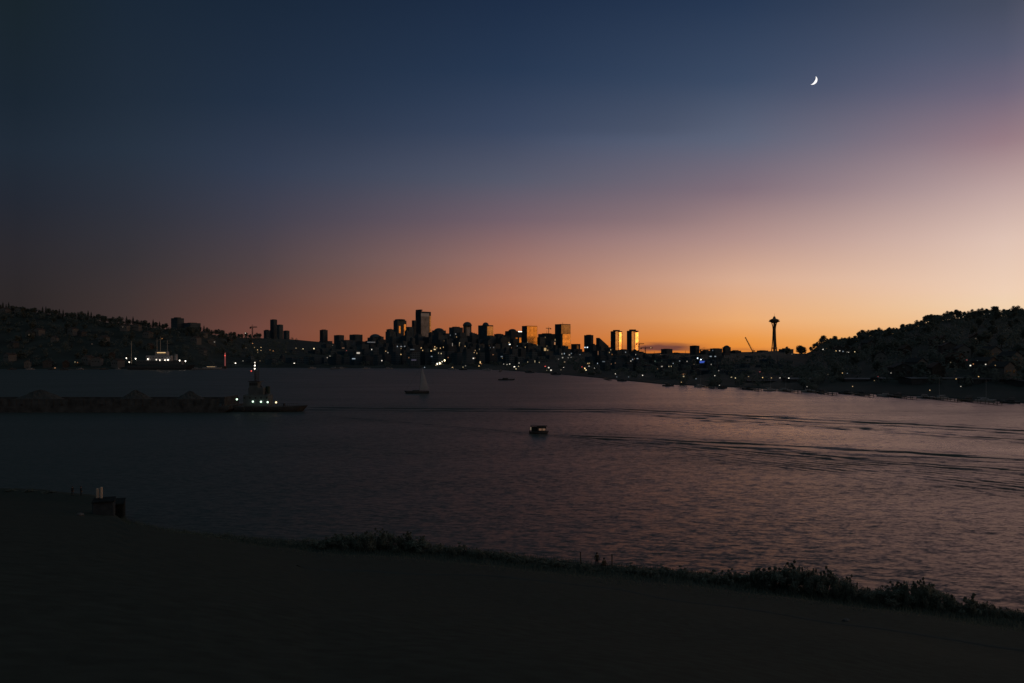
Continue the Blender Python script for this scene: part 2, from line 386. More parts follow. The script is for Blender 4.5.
    cb = N.new('ShaderNodeCombineXYZ'); L.new(math_('MULTIPLY', sx, -1.0), cb.inputs[0]); L.new(math_('MULTIPLY', sy, -1.0), cb.inputs[1]); cb.inputs[2].default_value = 1
    nv = N.new('ShaderNodeVectorMath'); nv.operation = 'NORMALIZE'; L.new(cb.outputs[0], nv.inputs[0])
    L.new(nv.outputs[0], b.inputs['Normal'])
    b.inputs['Base Color'].default_value = (0.024, 0.020, 0.018, 1); b.inputs['Metallic'].default_value = 1.0
    wind = N.new('ShaderNodeMapRange'); wind.interpolation_type = 'SMOOTHSTEP'; wind.inputs[1].default_value = -75; wind.inputs[2].default_value = 70; wind.inputs[3].default_value = WATER['rough'][0]; wind.inputs[4].default_value = WATER['rough'][1]
    L.new(math_('SUBTRACT', X, math_('MULTIPLY', Y, 0.12)), wind.inputs[0])
    calm = math_('EXPONENT', math_('MULTIPLY', math_('POWER', math_('DIVIDE', math_('SUBTRACT', Y, 255.0), 70.0), 2.0), -1.0))
    cx_ = math_('EXPONENT', math_('MULTIPLY', math_('POWER', math_('DIVIDE', math_('SUBTRACT', X, 75.0), 60.0), 2.0), -1.0))
    calm = math_('MULTIPLY', math_('MULTIPLY', calm, cx_), -0.06)
    ra = math_('ADD', math_('ADD', calm, wind.outputs[0]), math_('ADD', math_('MULTIPLY', sub(f3), 0.12), math_('MULTIPLY', math_('MINIMUM', rough_add, 1.2), 0.055)))
    L.new(ra, b.inputs['Roughness'])
    b.inputs['IOR'].default_value = 1.333
    b.inputs['Specular IOR Level'].default_value = 0.5
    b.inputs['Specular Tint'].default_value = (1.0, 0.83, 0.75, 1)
    df = N.new('ShaderNodeBsdfDiffuse'); df.inputs['Color'].default_value = (0.026, 0.044, 0.048, 1); ads = N.new('ShaderNodeAddShader')
    L.new(b.outputs[0], ads.inputs[0]); L.new(df.outputs[0], ads.inputs[1]); L.new(ads.outputs[0], N['Material Output'].inputs['Surface'])
    return m
def wp(px, py): p = EYE*F/(py-HY); return ((px-CX)/F*p, p)
def wake(a, c, wid, lam, amp, start, jit, end=9999):
    return wp(*a)+wp(*c)+(wid, lam, amp, start, jit, end)
WATER = dict(A=(0.55, 0.40, 0.05), rough=(0.48, 0.28), bias=0.45, wakes=[
    wake((300, 408.2), (640, 410.6), 11.0, 13, 0.38, -6, 5.0, 134),
    wake((620, 409.6), (1024, 431.5), 10.0, 11, 0.41, -14, 7.0),
    wake((620, 413.5), (1024, 441), 6.0, 6.5, 0.26, 6, 8.0),
    wake((545, 433.5), (1024, 461), 6.0, 7.5, 0.38, 0, 6),
    wake((600, 437), (1024, 472), 4.5, 5.0, 0.27, 4, 6.0),
    wake((545, 433.5), (1024, 486), 11.0, 3.0, 0.17, 6, 2.0),
    wake((300, 414), (535, 434), 2.2, 4.0, 0.14, 8, 2.0),
])
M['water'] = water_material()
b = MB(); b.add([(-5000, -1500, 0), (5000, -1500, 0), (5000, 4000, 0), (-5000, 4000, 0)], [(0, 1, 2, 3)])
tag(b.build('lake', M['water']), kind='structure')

# ------------------------------------------------------------------ trees
def broadleaf(seed, h, w, m, nl=900, leaf=0.8):
    rnd = random.Random(seed); tr = MB(); cr = MB(); th = h*0.38
    tr.tube((0, 0, -1.5), (0.1, 0, th*0.6), h*0.028, h*0.022, 7); tr.tube((0.1, 0, th*0.6), (0, 0.1, h*0.7), h*0.022, h*0.008, 6)
    lobes = []
    for i in range(14):
        a = rnd.random()*6.28; rr = w*0.5*math.sqrt(rnd.random())*0.8; z = h*(0.2+0.62*rnd.random())
        k = 1-abs(z/h-0.55)*1.2
        c = Vector((math.cos(a)*rr*k, math.sin(a)*rr*k, z)); lobes.append((c, w*(0.16+0.13*rnd.random())))
        tr.tube((0, 0, min(th, z*0.6)), c, h*0.012, h*0.004, 5)
    lobes.append((Vector((0, 0, h*0.86)), w*0.17))
    for i in range(nl):
        c, r = rnd.choice(lobes); d = Vector((rnd.gauss(0, 1), rnd.gauss(0, 1), rnd.gauss(0, 0.8))).normalized()
        p = c+d*r*(0.55+0.55*rnd.random()); cr.leaf(p, d+Vector((rnd.gauss(0, .5), rnd.gauss(0, .5), rnd.gauss(0, .5)+0.3)), leaf*(0.6+0.8*rnd.random()), rnd)
    return tr, cr
def conifer(seed, h, w, nl=900, leaf=0.95):
    rnd = random.Random(seed); tr = MB(); cr = MB(); tr.tube((0, 0, -1.5), (0, 0, h*0.97), h*0.022, h*0.004, 7)
    for i in range(nl):
        t = rnd.random()**0.75; tier = 0.75+0.25*math.cos(t*h*2.2); r = w*0.5*(1-t)**0.85*tier*(0.35+0.75*rnd.random()); a = rnd.random()*6.28
        z = h*(0.12+0.88*t)-r*0.25; cr.leaf((math.cos(a)*r, math.sin(a)*r, z), (math.cos(a)+rnd.gauss(0, .5), math.sin(a)+rnd.gauss(0, .5), .5+rnd.gauss(0, .5)), leaf*(0.5+0.7*rnd.random())*(1-0.5*t), rnd)
    return tr, cr
def tree_proto(name, mbs, leafmat, trunk='trunk', crown='crown'):
    root = empty(name); mbs[0].build(trunk, M['bark'], root); mbs[1].build(crown, leafmat, root); learn(root); return root
PROTO = [('broadleaf_tree', tree_proto('broadleaf_tree', broadleaf(1, 13, 11, None), M['leaf_dark'])),
         ('broadleaf_tree', tree_proto('broadleaf_tree', broadleaf(2, 15, 14, None, 1050), M['leaf_mid'])),
         ('broadleaf_tree', tree_proto('broadleaf_tree', broadleaf(3, 11, 10, None, 760), M['leaf_dark'])),
         ('broadleaf_tree', tree_proto('broadleaf_tree', broadleaf(4, 16, 11, None, 950), M['leaf_mid'])),
         ('conifer_tree', tree_proto('conifer_tree', conifer(5, 18, 9), M['needle'])),
         ('conifer_tree', tree_proto('conifer_tree', conifer(6, 14, 8), M['needle']))]
used_proto = set()
def put_tree(k, p, s, label, group, rz=None):
    root = PROTO[k][1]
    if k in used_proto: root = copy_tree(root)
    used_proto.add(k)
    root.location = p; root.rotation_euler = (0, 0, random.random()*6.28); root.scale = (s*random.uniform(.9, 1.12), s*random.uniform(.9, 1.12), s)
    tag(root, label, 'tree', group); return root
def on_land(px, d): return Vector(((px-CX)/F*d, d, land_z(px, d)))
def kind_word(k): return 'pointed conifer' if k >= 4 else 'rounded leafy tree'
# trees along the ridges
x = -14
while x < 262:
    k = random.choice((0, 1, 2, 3, 0, 1, 3, 2, 4)); s = random.uniform(0.85, 1.1)
    if any(abs(x-sp) < 3 for sp in (8, 43, 91)): k, s = 4, 1.08
    if 168 < x < 186 : x += 4; continue
    d = interp(RIDGE_D, x)*random.uniform(0.985, 1.0)
    put_tree(k, on_land(x, d), s*0.95, 'dark %s breaking the skyline on the ridge at the left' % kind_word(k), 'ridge trees of the left hill')
    x += random.uniform(2.6, 4.6)
x = 811
while x < 1040:
    k = random.choice((0, 1, 2, 3, 1, 3)); s = random.uniform(0.72, 1.08)
    if abs(x-995) < 3 or abs(x-1016) < 3: s = 1.2
    d = interp(RIDGE_D, x)*random.uniform(0.985, 1.0)
    put_tree(k, on_land(x, d), s*0.9, 'dark %s breaking the skyline on the ridge at the right' % kind_word(k), 'ridge trees of the right hill')
    x += random.uniform(2.6, 4.4)
for px, yt, d in ((787, 346.5, 1900), (800, 343.5, 1700), (804, 345.5, 1700)):
    p = on_land(px, d); hh = W(px, yt, d).z-p.z
    put_tree(1 if px < 800 else 0, p, max(.6, hh/15.0), 'lone rounded tree between the observation tower and the right hill', 'trees beside the observation tower')
# trees scattered on both slopes
def slope_points(n, x0, x1, smin=0.04, smax=0.97):
    out = []
    for i in range(n):
        px = random.uniform(x0, x1); s = smin+(smax-smin)*random.random()
        out.append((px, lerp(shore_d(px), interp(RIDGE_D, px), s)))
    return out
for px, d in slope_points(58, -10, 250): k = random.choice((0, 1, 2, 3, 0, 5)); put_tree(k, on_land(px, d), random.uniform(.7, 1.0), 'dark %s on the slope of the left hill' % kind_word(k), 'trees on the left hillside')
for px, d in slope_points(60, 822, 1034, 0.08): k = random.choice((0, 1, 2, 3, 3)); put_tree(k, on_land(px, d), random.uniform(.6, .95), 'dark %s on the slope of the right hill' % kind_word(k), 'trees on the right hillside')
# the woods between them read as one dark mass
rnd = random.Random(5); wb = MB()
for px, d in [(q, interp(RIDGE_D, q)*random.uniform(.96, .995)) for q in [random.uniform(-40, 260) for i in range(170)]+[random.uniform(812, 1070) for i in range(190)]]+slope_points(330, -30, 300, 0.03, 1.0)+slope_points(330, 812, 1060, 0.05, 1.0)+slope_points(300, 250, 815, 0.0, 0.5)+slope_points(160, 560, 822, 0.0, 0.3):
    p = on_land(px, d); hh = random.uniform(5, 11); rr = random.uniform(3, 6)
    if 300 < px < 812: hh *= 0.75; rr *= .8
    for i in range(60):
        v = Vector((rnd.gauss(0, 1), rnd.gauss(0, 1), rnd.gauss(0, 1))).normalized(); q = p+Vector((v.x*rr, v.y*rr, hh*0.5+v.z*hh*0.5))*1.0
        wb.leaf(q, v+Vector((0, 0, .4)), rnd.uniform(.7, 1.5), rnd)
tag(wb.build('woodland', M['leaf_dark']), 'dark woods covering the hillsides and the far shore', 'woodland', kind='stuff')

# ------------------------------------------------------------------ towers of the skyline
RF = R(38)
def tower_frame(px0, px1, d, split):
    """a block turned so that its left face and its right face both show; returns half sizes and base"""
    w = (px1-px0)/F*d; pm = px0+(px1-px0)*split
    right = (1-split)*w/math.cos(RF); left = split*w/math.sin(RF)
    return right, left, pm
def tower(px0, px1, ytop, d, split, wallm, label, facem=None, facetop=None, faceu=(0.06, 0.94), facebot=None, roof=0, mast=0, name='tower_block', cat='tower', group=None, extra=None, rz=None):
    right, left, pm = tower_frame(px0, px1, d, split)
    corner = W(pm, ytop, d); gz = land_z(pm, d)-3; H = corner.z-gz
    root = empty(name, (corner.x, corner.y, gz), -math.atan2(corner.x, corner.y)+RF-R(0), label, cat, group)
    # local axes: the near corner is the origin, +x runs along the right face, +y along the left face
    rfac = MB(); rfac.box((right/2, left/2, H/2), (right, left, H)); rfac.build('shaft', wallm, root)
    if roof:
        rb = MB(); rb.box((right*.5, left*.5, H+roof/2), (right*.55, left*.55, roof)); rb.build('rooftop_plant', M['steel_dark'], root)
    pb = MB(); t = min(1.0, right*.06, left*.06)
    for (c, s_) in (((right/2, t/2, 0), (right, t)), ((right/2, left-t/2, 0), (right, t)), ((t/2, left/2, 0), (t, left-2*t)), ((right-t/2, left/2, 0), (t, left-2*t))):
        pb.box((c[0], c[1], H+0.6), (s_[0], s_[1], 1.2))
    pb.build('parapet', wallm, root)
    if facem:
        ft = H if facetop is None else W(pm, facetop, d).z-gz; fb = 0 if facebot is None else W(pm, facebot, d).z-gz
        fb_ = MB(); u0, u1 = right*faceu[0], right*faceu[1]
        fb_.box(((u0+u1)/2, -0.25, (ft+fb)/2), (u1-u0, 0.5, ft-fb)); fb_.build('glass_facade', facem, root)
    if mast:
        mb = MB(); mb.tube((right*.5, left*.5, H), (right*.5, left*.5, H+mast), 0.9, 0.35, 6); mb.build('mast', M['steel_dark'], root)
    if extra: extra(root, right, left, H, d, lambda y: W(pm, y, d).z-gz)
    return root
def face_panel(root, right, u0, u1, z0, z1, m, name='glass_facade', out=-0.3):
    b = MB(); b.box(((u0+u1)/2*right, out, (z0+z1)/2), ((u1-u0)*right, 0.6, z1-z0)); return b.build(name, m, root)
def dome(root, cx, cy, z, r, m, name='dome', k=1.0):
    b = MB(); b.lathe([(r*math.cos(t*math.pi/14), z+k*r*math.sin(t*math.pi/14)) for t in range(0, 7)]+[(0.05, z+k*r)], 20, (cx, cy, 0)); return b.build(name, m, root, True)

# the tall pair, left part of the city
def ex(root, right, left, H, d, zy):
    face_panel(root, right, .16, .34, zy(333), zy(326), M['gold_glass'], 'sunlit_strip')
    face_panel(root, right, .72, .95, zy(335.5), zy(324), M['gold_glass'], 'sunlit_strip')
    b = MB(); b.lathe([(right*.46, H), (right*.46, H+7), (right*.3, H+9), (right*.05, H+9.4)], 20, (right*.5, left*.5, 0)); b.build('round_crown', FAC[5], root)
tower(393.5, 406.5, 320.6, 3900, .3, FAC[3], 'dark tower with rounded top and two golden vertical glints', extra=ex)
tower(406, 413.5, 327, 3700, .4, FAC[3], 'short dark teal block wedged between the two tallest towers')
def ex(root, right, left, H, d, zy):
    face_panel(root, right, .02, .82, zy(316.4), zy(313.0), M['pale_band'], 'crown_band')
    face_panel(root, right, .03, .80, zy(345), zy(316.6), M['pale_face'], 'stone_face')
    face_panel(root, right, .86, .99, zy(335), zy(315.6), M['gold_panel'], 'sunlit_strip')
    b = MB(); b.box((right*-.0+right*.06, left*.5, H+6), (right*.1, left*.98, 12)); b.box((right*.09, left*.3, H+9), (right*.2, left*.55, 5)); b.build('roof_fin', FAC[5], root)
tower(415.5, 431, 311.6, 4100, .34, FAC[5], 'tallest tower, with pale striped face and dark left side', extra=ex)
tower(411.8, 416.2, 320.5, 4000, .5, FAC[5], 'slim dark block against the left side of the tallest tower')
def ex(root, right, left, H, d, zy): dome(root, right*.5, left*.5, H, right*.42, FAC[0], 'arched_crown', .55)
tower(432, 446, 330.5, 3800, .35, FAC[0], 'dark block with arched crown right of the tallest tower', extra=ex)
tower(449, 463, 327.5, 3700, .35, FAC[0], 'broad flat dark block beside an arch-topped tower', roof=5, mast=14)
def ex(root, right, left, H, d, zy):
    dome(root, right*.5, left*.5, H, right*.55, FAC[4], 'arched_crown', .9); face_panel(root, right, .25, .8, zy(336), zy(327), M['pale_face'], 'stone_face')
tower(463.2, 471.5, 325.8, 3750, .2, FAC[0], 'arch-topped grey tower with pale arched panel', extra=ex)
def ex(root, right, left, H, d, zy):
    dome(root, right*.5, left*.5, H, right*.38, FAC[3], 'dome', 1.0)
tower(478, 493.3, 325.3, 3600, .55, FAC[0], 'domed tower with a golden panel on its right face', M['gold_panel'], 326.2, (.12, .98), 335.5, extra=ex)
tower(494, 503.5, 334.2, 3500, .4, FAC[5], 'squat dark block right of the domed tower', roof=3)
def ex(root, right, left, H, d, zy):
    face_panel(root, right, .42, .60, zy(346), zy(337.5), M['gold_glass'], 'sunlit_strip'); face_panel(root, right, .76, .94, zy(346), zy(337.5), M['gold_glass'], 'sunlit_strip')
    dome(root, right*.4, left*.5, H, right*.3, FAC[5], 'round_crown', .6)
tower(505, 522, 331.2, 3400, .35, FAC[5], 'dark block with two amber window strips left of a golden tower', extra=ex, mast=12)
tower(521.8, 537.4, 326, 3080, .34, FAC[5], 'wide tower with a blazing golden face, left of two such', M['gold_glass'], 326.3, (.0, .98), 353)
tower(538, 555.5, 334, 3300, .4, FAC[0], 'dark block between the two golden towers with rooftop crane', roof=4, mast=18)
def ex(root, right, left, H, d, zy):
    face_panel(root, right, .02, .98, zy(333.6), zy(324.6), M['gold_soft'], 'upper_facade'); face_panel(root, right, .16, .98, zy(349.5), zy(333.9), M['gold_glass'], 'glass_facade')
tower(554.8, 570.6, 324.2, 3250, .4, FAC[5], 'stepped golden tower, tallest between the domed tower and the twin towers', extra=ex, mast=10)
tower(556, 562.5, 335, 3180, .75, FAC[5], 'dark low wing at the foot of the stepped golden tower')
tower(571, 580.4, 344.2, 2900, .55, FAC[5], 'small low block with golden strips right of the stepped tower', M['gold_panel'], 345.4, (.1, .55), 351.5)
tower(584, 593.4, 335.3, 3000, .72, FAC[5], 'plain dark box tower beside the slant-roofed building', roof=3)
def ex(root, right, left, H, d, zy):
    b = MB(); b.side([(0, H), (right, H), (right, H+1), (0, H+33)], 0.5, left-0.5); b.build('slanted_roof', FAC[0], root)
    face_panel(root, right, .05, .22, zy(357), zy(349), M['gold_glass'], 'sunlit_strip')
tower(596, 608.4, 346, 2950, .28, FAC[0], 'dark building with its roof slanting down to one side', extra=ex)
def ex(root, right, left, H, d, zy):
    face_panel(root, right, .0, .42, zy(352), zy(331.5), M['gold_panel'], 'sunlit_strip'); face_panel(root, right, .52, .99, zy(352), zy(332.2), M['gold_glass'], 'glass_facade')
    b = MB(); b.cbox((right*.5, left*.5, H+3), (right*.6, left*.6, 6)); b.build('rooftop_plant', M['steel_dark'], root)
tower(610.6, 622.2, 331.4, 2800, .42, FAC[5], 'left twin tower with a golden right face', group='twin towers', extra=ex)
tower(626.8, 638.4, 330.9, 2800, .42, FAC[5], 'right twin tower with a golden right face', group='twin towers', extra=ex)
# smaller blocks along the skyline
SM = [(171.5, 183.5, 318.6, 1490, .5, 1, 'boxy apartment block standing among the ridge trees'), (184, 200, 323.4, 1490, .4, 0, 'long low block beside the boxy ridge apartments'),
      (270.3, 277, 319.8, 2500, .5, 5, 'slender dark tower, tallest of the lone cluster before the city'), (277, 283, 325, 2480, .4, 4, 'grey tower stepping down from the slender dark one'),
      (283.4, 289.4, 331, 2450, .5, 0, 'lowest step of the lone tower cluster'), (263.8, 270, 330.5, 2470, .4, 0, 'low block at the left foot of the lone tower cluster'),
      (319.8, 327.6, 330.2, 2700, .4, 5, 'square dark block on its own midway to the city'), (334, 344, 335.4, 2700, .5, 0, 'flat dark block right of the square lone block'),
      (349.5, 362.5, 334.8, 2800, .45, 1, 'flat-roofed stone block left of the first towers'), (385.5, 396, 331.8, 3200, .4, 0, 'dark block with thin antenna at the left foot of the towers'),
      (661, 672.4, 349.2, 2700, .5, 5, 'dark flat block behind the small crane'), (672.6, 680, 353, 2650, .4, 0, 'low block stepping down from the flat dark one'),
      (689.8, 699.4, 346, 2500, .6, 5, 'dark box tower above the blue sign'), (700, 711, 351, 2500, .5, 0, 'jumbled low roofs right of the dark box tower'),
      (710, 722, 348.8, 2550, .4, 4, 'stepped low block with rooftop plant left of the slanting crane'), (730, 741, 351, 2500, .5, 5, 'low flat block at the foot of the slanting crane'),
      (757, 768, 350.8, 2600, .5, 0, 'low block left of the observation tower'), (779, 793, 349.4, 2500, .4, 1, 'humped low block right of the observation tower')]
for a in SM: tower(a[0], a[1], a[2], a[3], a[4], FAC[a[5]], a[6], roof=random.choice((2, 3, 4)), mast=20 if 'antenna' in a[6] else 0, name='apartment_block' if a[3] < 1600 else 'tower_block', cat='building')
def ex(root, right, left, H, d, zy): dome(root, right*.5, left*.5, H, right*.45, FAC[0], 'dome', .7)
tower(367.5, 383, 337.8, 2900, .35, FAC[0], 'round-roofed hall left of the tall towers', cat='building', name='domed_hall', extra=ex)
tower(722.6, 730.6, 347.4, 2500, .35, FAC[5], 'rounded dark block left of the slanting crane', cat='building', extra=ex)

MID = [(386.5, 393.5, 329.5, 3500, .4, 0, 'narrow dark block just left of the rounded tower'), (404.5, 409, 331, 3300, .5, 3, 'low teal block at the foot of the twice-glinting tower'), (428.5, 434, 333, 3500, .4, 5, 'low dark block at the right foot of the tallest tower'),
       (441, 450, 333.5, 3300, .5, 2, 'brick mid-rise between the arched block and the broad flat block'), (457, 466, 333, 3300, .35, 0, 'mid-rise in front of the arch-topped tower'), (470.5, 479, 334.5, 3400, .45, 5, 'dark mid-rise left of the domed tower'), (486, 496, 336.5, 3200, .4, 3, 'teal mid-rise below the golden panel of the domed tower'),
       (500, 510, 336, 3100, .5, 2, 'brick mid-rise left of the amber-striped block'), (511, 523, 346, 2950, .5, 0, 'slate mid-rise at the left foot of the first golden tower'), (520, 532.5, 344, 2900, .8, 5, 'dark mid-rise cutting off the lower left of the first golden tower'), (536.5, 545, 337.5, 3150, .4, 3, 'teal mid-rise right of the first golden tower'), (546, 556, 341, 3000, .5, 0, 'slate mid-rise left of the stepped golden tower'),
       (573, 585, 351.8, 2700, .4, 2, 'brick mid-rise right of the stepped golden tower'), (590, 596.4, 345, 2800, .5, 0, 'slate mid-rise between the box tower and the slant-roofed building'), (604, 613, 348.5, 2650, .5, 5, 'dark mid-rise left of the left twin tower'), (618, 629, 350, 2600, .45, 3, 'teal mid-rise between the twin towers'), (636, 646, 353, 2500, .5, 0, 'slate mid-rise at the right foot of the right twin tower')]
for a in MID: tower(a[0], a[1], a[2], a[3], a[4], FAC[a[5]], a[6], roof=random.choice((0, 3, 5)), mast=random.choice((0, 0, 12)), name='tower_block', cat='building')

# low blocks filling the ground between the lake and the towers
FILL = [(236, 347), (290, 343), (330, 341), (370, 340), (400, 337), (430, 337), (470, 336.5), (520, 341), (560, 350), (600, 351), (640, 356), (700, 356), (760, 356), (830, 358)]
FILLERS = []
def fill_row(d0, d1, lift, h, x0, x1, wmin, wmax, row):
    x = x0
    while x < x1:
        w = random.uniform(wmin, wmax); d = random.uniform(d0, d1); d = max(d, shore_d(x+w/2)+45)
        yt = max(interp(FILL, x+w/2)+lift+random.uniform(-h, h), 0)
        gz = land_z(x+w/2, d); yg = HY-(gz-EYE)/d*F
        if yg-yt > 1.8:
            t = tower(x, x+w, yt, d, random.uniform(.3, .6), random.choice(FAC), 'unlit dark low-rise block below the skyline', roof=random.choice((0, 1.5, 2.5)), name='low_rise_block', cat='building', group='low-rise blocks of the far shore')
            FILLERS.append(t); rgt, lft, _p = tower_frame(x, x+w, d, .45); H_ = W(x+w/2, yt, d).z-gz+3; hs = random.uniform(4, 11)*d/2000
            if random.random() < .45:
                u0 = random.uniform(.05, .4); b = MB(); b.box((rgt*(u0+.25), lft*.45, H_+hs/2+.1), (rgt*.5, lft*.6, hs)); b.box((rgt*(u0+.2), lft*.5, H_+hs+1.4), (rgt*.2, lft*.25, 2.6)); b.build('upper_storeys', random.choice(FAC), t)
            if random.random() < .3:
                b = MB(); b.tube((rgt*.3, lft*.5, H_), (rgt*.3, lft*.5, H_+random.uniform(9, 16)), .5, .25, 5); b.build('mast', M['steel_dark'], t)
        x += w*random.uniform(.72, 1.0)
fill_row(2650, 2850, 0.5, 2.0, 292, 690, 8, 16, 0)
fill_row(2050, 2250, 5.0, 2.2, 240, 600, 7, 14, 1)
fill_row(1550, 1700, 10.0, 2.0, 232, 600, 8, 14, 2)
fill_row(1250, 1330, 15.5, 1.6, 236, 600, 8, 15, 3)
fill_row(2050, 2250, -1.0, 1.6, 596, 800, 7, 14, 1)
fill_row(1500, 1650, 1.5, 1.6, 592, 812, 8, 14, 2)
fill_row(1150, 1250, 5.0, 1.8, 585, 812, 9, 16, 3)
fill_row(860, 960, 9.5, 1.8, 600, 822, 9, 16, 4)
fill_row(690, 760, 16.0, 1.6, 655, 830, 10, 18, 5)

# ------------------------------------------------------------------ observation tower
def needle_tower():
    d = 3000; base = W(774.3, 354, d); gz = 16.0; H = W(774.3, 313.4, d).z-gz; k = H/184.0
    root = empty('observation_tower', (base.x, base.y, gz), R(20), 'tall observation tower with saucer top on slender splayed legs', 'tower')
    for i in range(3):
        a = i*2*math.pi/3
        for s_ in (-1, 1):
            b = MB(); pr = [(14.5, 0), (10.5, 30), (7.6, 60), (6.2, 90), (5.4, 112), (6.6, 125), (10.0, 138), (13.5, 147)]
            P = []
            for r, z in pr:
                off = 1.9*s_*(0.75+0.02*r); P.append(Vector((math.cos(a)*r-math.sin(a)*off, math.sin(a)*r+math.cos(a)*off, z))*k)
            for p, q in zip(P, P[1:]): b.tube(p, q+(q-p)*0.02, 1.6*k, 1.6*k, 6)
            b.build('leg', M['needle_paint'], root)
    b = MB(); b.lathe([(5.4*k, 0), (4.6*k, 148*k)], 6); b.build('core', M['needle_paint'], root)
    b = MB(); b.lathe([(9*k, 28*k), (13*k, 30*k), (13*k, 32*k), (8*k, 33*k)], 20); b.build('lower_deck', M['needle_paint'], root)
    b = MB(); b.lathe([(10*k, 141*k), (15*k, 144.5*k), (23.5*k, 147.5*k), (24*k, 149.6*k), (19.0*k, 151*k)], 36); b.build('halo_ring', M['needle_paint'], root)
    b = MB(); b.lathe([(16*k, 151.1*k), (21.5*k, 152.6*k), (22*k, 154.6*k), (17.0*k, 156.4*k), (17.5*k, 157*k), (14*k, 158.6*k), (8*k, 160.6*k), (6*k, 163*k), (5.6*k, 166*k)], 36); b.build('saucer', M['needle_paint'], root, True)
    b = MB(); b.lathe([(5.4*k, 166.1*k), (5.4*k, 168*k), (3.6*k, 169.5*k), (1.2*k, 171.6*k)], 16); b.build('crown_house', M['needle_paint'], root)
    b = MB(); b.tube((0, 0, 171.5*k), (0, 0, 184*k), 0.7*k, 0.25*k, 6); b.build('spire', M['needle_paint'], root)
needle_tower()

# ------------------------------------------------------------------ cranes
def lattice(b, p, q, w, n, r):
    p, q = Vector(p), Vector(q); ax = (q-p).normalized(); a = ax.orthogonal().normalized(); c = ax.cross(a)
    cor = [(a*i+c*j)*w/2 for i, j in ((-1, -1), (1, -1), (1, 1), (-1, 1))]
    for v in cor: b.tube(p+v, q+v, r, r, 4)
    for k in range(n):
        t0, t1 = k/n, (k+1)/n
        for i in range(4): b.tube(p.lerp(q, t0)+cor[i], p.lerp(q, t1)+cor[(i+1) % 4], r*.7, r*.7, 3)
def tower_crane(px, yj, yb, x0, x1, d, label):
    b0 = W(px, yb, d); root = empty('tower_crane', b0, 0, label, 'crane', 'construction cranes'); H = W(px, yj, d).z-b0.z; sc = d/F
    m = MB(); lattice(m, (0, 0, 0), (0, 0, H), 2.6, 14, .35); m.build('mast', M['steel_dark'], root)
    j = MB(); lattice(j, ((x0-px)*sc, 0, H+1.2), ((x1-px)*sc, 0, H+1.2), 2.4, 16, .3); j.build('jib', M['steel_dark'], root)
    c = MB(); e = (x0-px)*sc if abs(x0-px) < abs(x1-px) else (x1-px)*sc; c.box((e*.9, 0, H-1), (4, 3, 5)); c.build('counterweight', M['concrete_dark'], root)
    c = MB(); c.cbox((1.2, -2.6, H-1.6), (2.4, 2.4, 3)); c.build('cab', M['steel'], root)
    a = MB(); a.tube((0, 0, H+2), (0, 0, H+9), .5, .3, 6); a.tube((0, 0, H+9), ((x1-px)*sc*.7, 0, H+2.2), .15, .15, 4); a.tube((0, 0, H+9), ((x0-px)*sc*.7, 0, H+2.2), .15, .15, 4); a.build('tie_frame', M['steel_dark'], root)
tower_crane(645.3, 348.2, 360, 640.5, 653, 2600, 'tower crane with level jib right of the twin towers')
tower_crane(638.9, 344, 360, 636.2, 644, 2700, 'thin tower crane hard against the right twin tower')
tower_crane(548.6, 328.6, 336, 545.8, 551, 3300, 'tiny rooftop crane on the block between the golden towers')
tower_crane(252.4, 327.5, 336, 250.2, 257, 2300, 'tiny crane over the roofs left of the lone tower cluster')
tower_crane(704, 349.8, 357, 700, 712, 2500, 'small crane with level jib over the jumbled low roofs')
def luffer():
    d = 2500; p = W(752.6, 351.4, d); q = W(745.2, 337.2, d); g = W(752.6, 358, d)
    root = empty('luffing_crane', g, 0, 'crane with steeply slanting jib left of the observation tower', 'crane', 'construction cranes'); p, q = p-g, q-g
    m = MB(); lattice(m, (0, 0, 0), p, 3, 8, .4); m.build('mast', M['steel_dark'], root)
    j = MB(); lattice(j, p, q, 2.4, 16, .4); j.build('jib', M['steel_dark'], root)
    c = MB(); c.box((p.x+4.5, 0, p.z+1.5), (7, 3.4, 3.6)); c.build('counterweight', M['concrete_dark'], root)
    a = MB(); a.tube(p, p+Vector((2.5, 0, 9)), .5, .4, 5); a.tube(p+Vector((2.5, 0, 9)), p.lerp(q, .8), .2, .2, 4); a.build('tie_frame', M['steel_dark'], root)
luffer()

# ------------------------------------------------------------------ houses on the slopes, sheds and jetties along the water
def house_proto(w, l, h, wallm, roofm, pitch):
    root = empty('hillside_house'); b = MB()
    b.side([(-w/2, -4), (w/2, -4), (w/2, h), (0, h+pitch), (-w/2, h)], -l/2, l/2); b.build('wall', wallm, root)
    r = MB(); e = 0.5
    for s_ in (-1, 1):
        r.add([(0, -l/2-e, h+pitch+.1), (0, l/2+e, h+pitch+.1), (s_*(w/2+e), l/2+e, h-.3), (s_*(w/2+e), -l/2-e, h-.3), (0, -l/2-e, h+pitch+.4), (0, l/2+e, h+pitch+.4), (s_*(w/2+e), l/2+e, h), (s_*(w/2+e), -l/2-e, h)],
              [(0, 1, 2, 3), (4, 7, 6, 5), (0, 3, 7, 4), (1, 5, 6, 2), (3, 2, 6, 7)])
    rf = r.build('roof', roofm, root); c = MB(); c.box((w*.2, l*.2, h+pitch), (.9, .9, 2)); c.build('chimney', M['wall_brown'], rf)
    for s_ in (-1, 0, 1):
        wn = MB(); wn.box((s_*w*.3, -l/2-.06, h*.55), (w*.16, .12, 1.5)); wn.build('window', M['pane_dark'], root)
    learn(root); return root
HP = [house_proto(9, 11, 6, M['wall_pale'], M['roof_dark'], 3), house_proto(12, 10, 7, M['wall_grey'], M['roof_dark'], 2.5), house_proto(8, 9, 5.5, M['wall_brown'], M['roof_red'], 3), house_proto(14, 12, 9, M['wall_pale'], M['roof_red'], 2.5)]
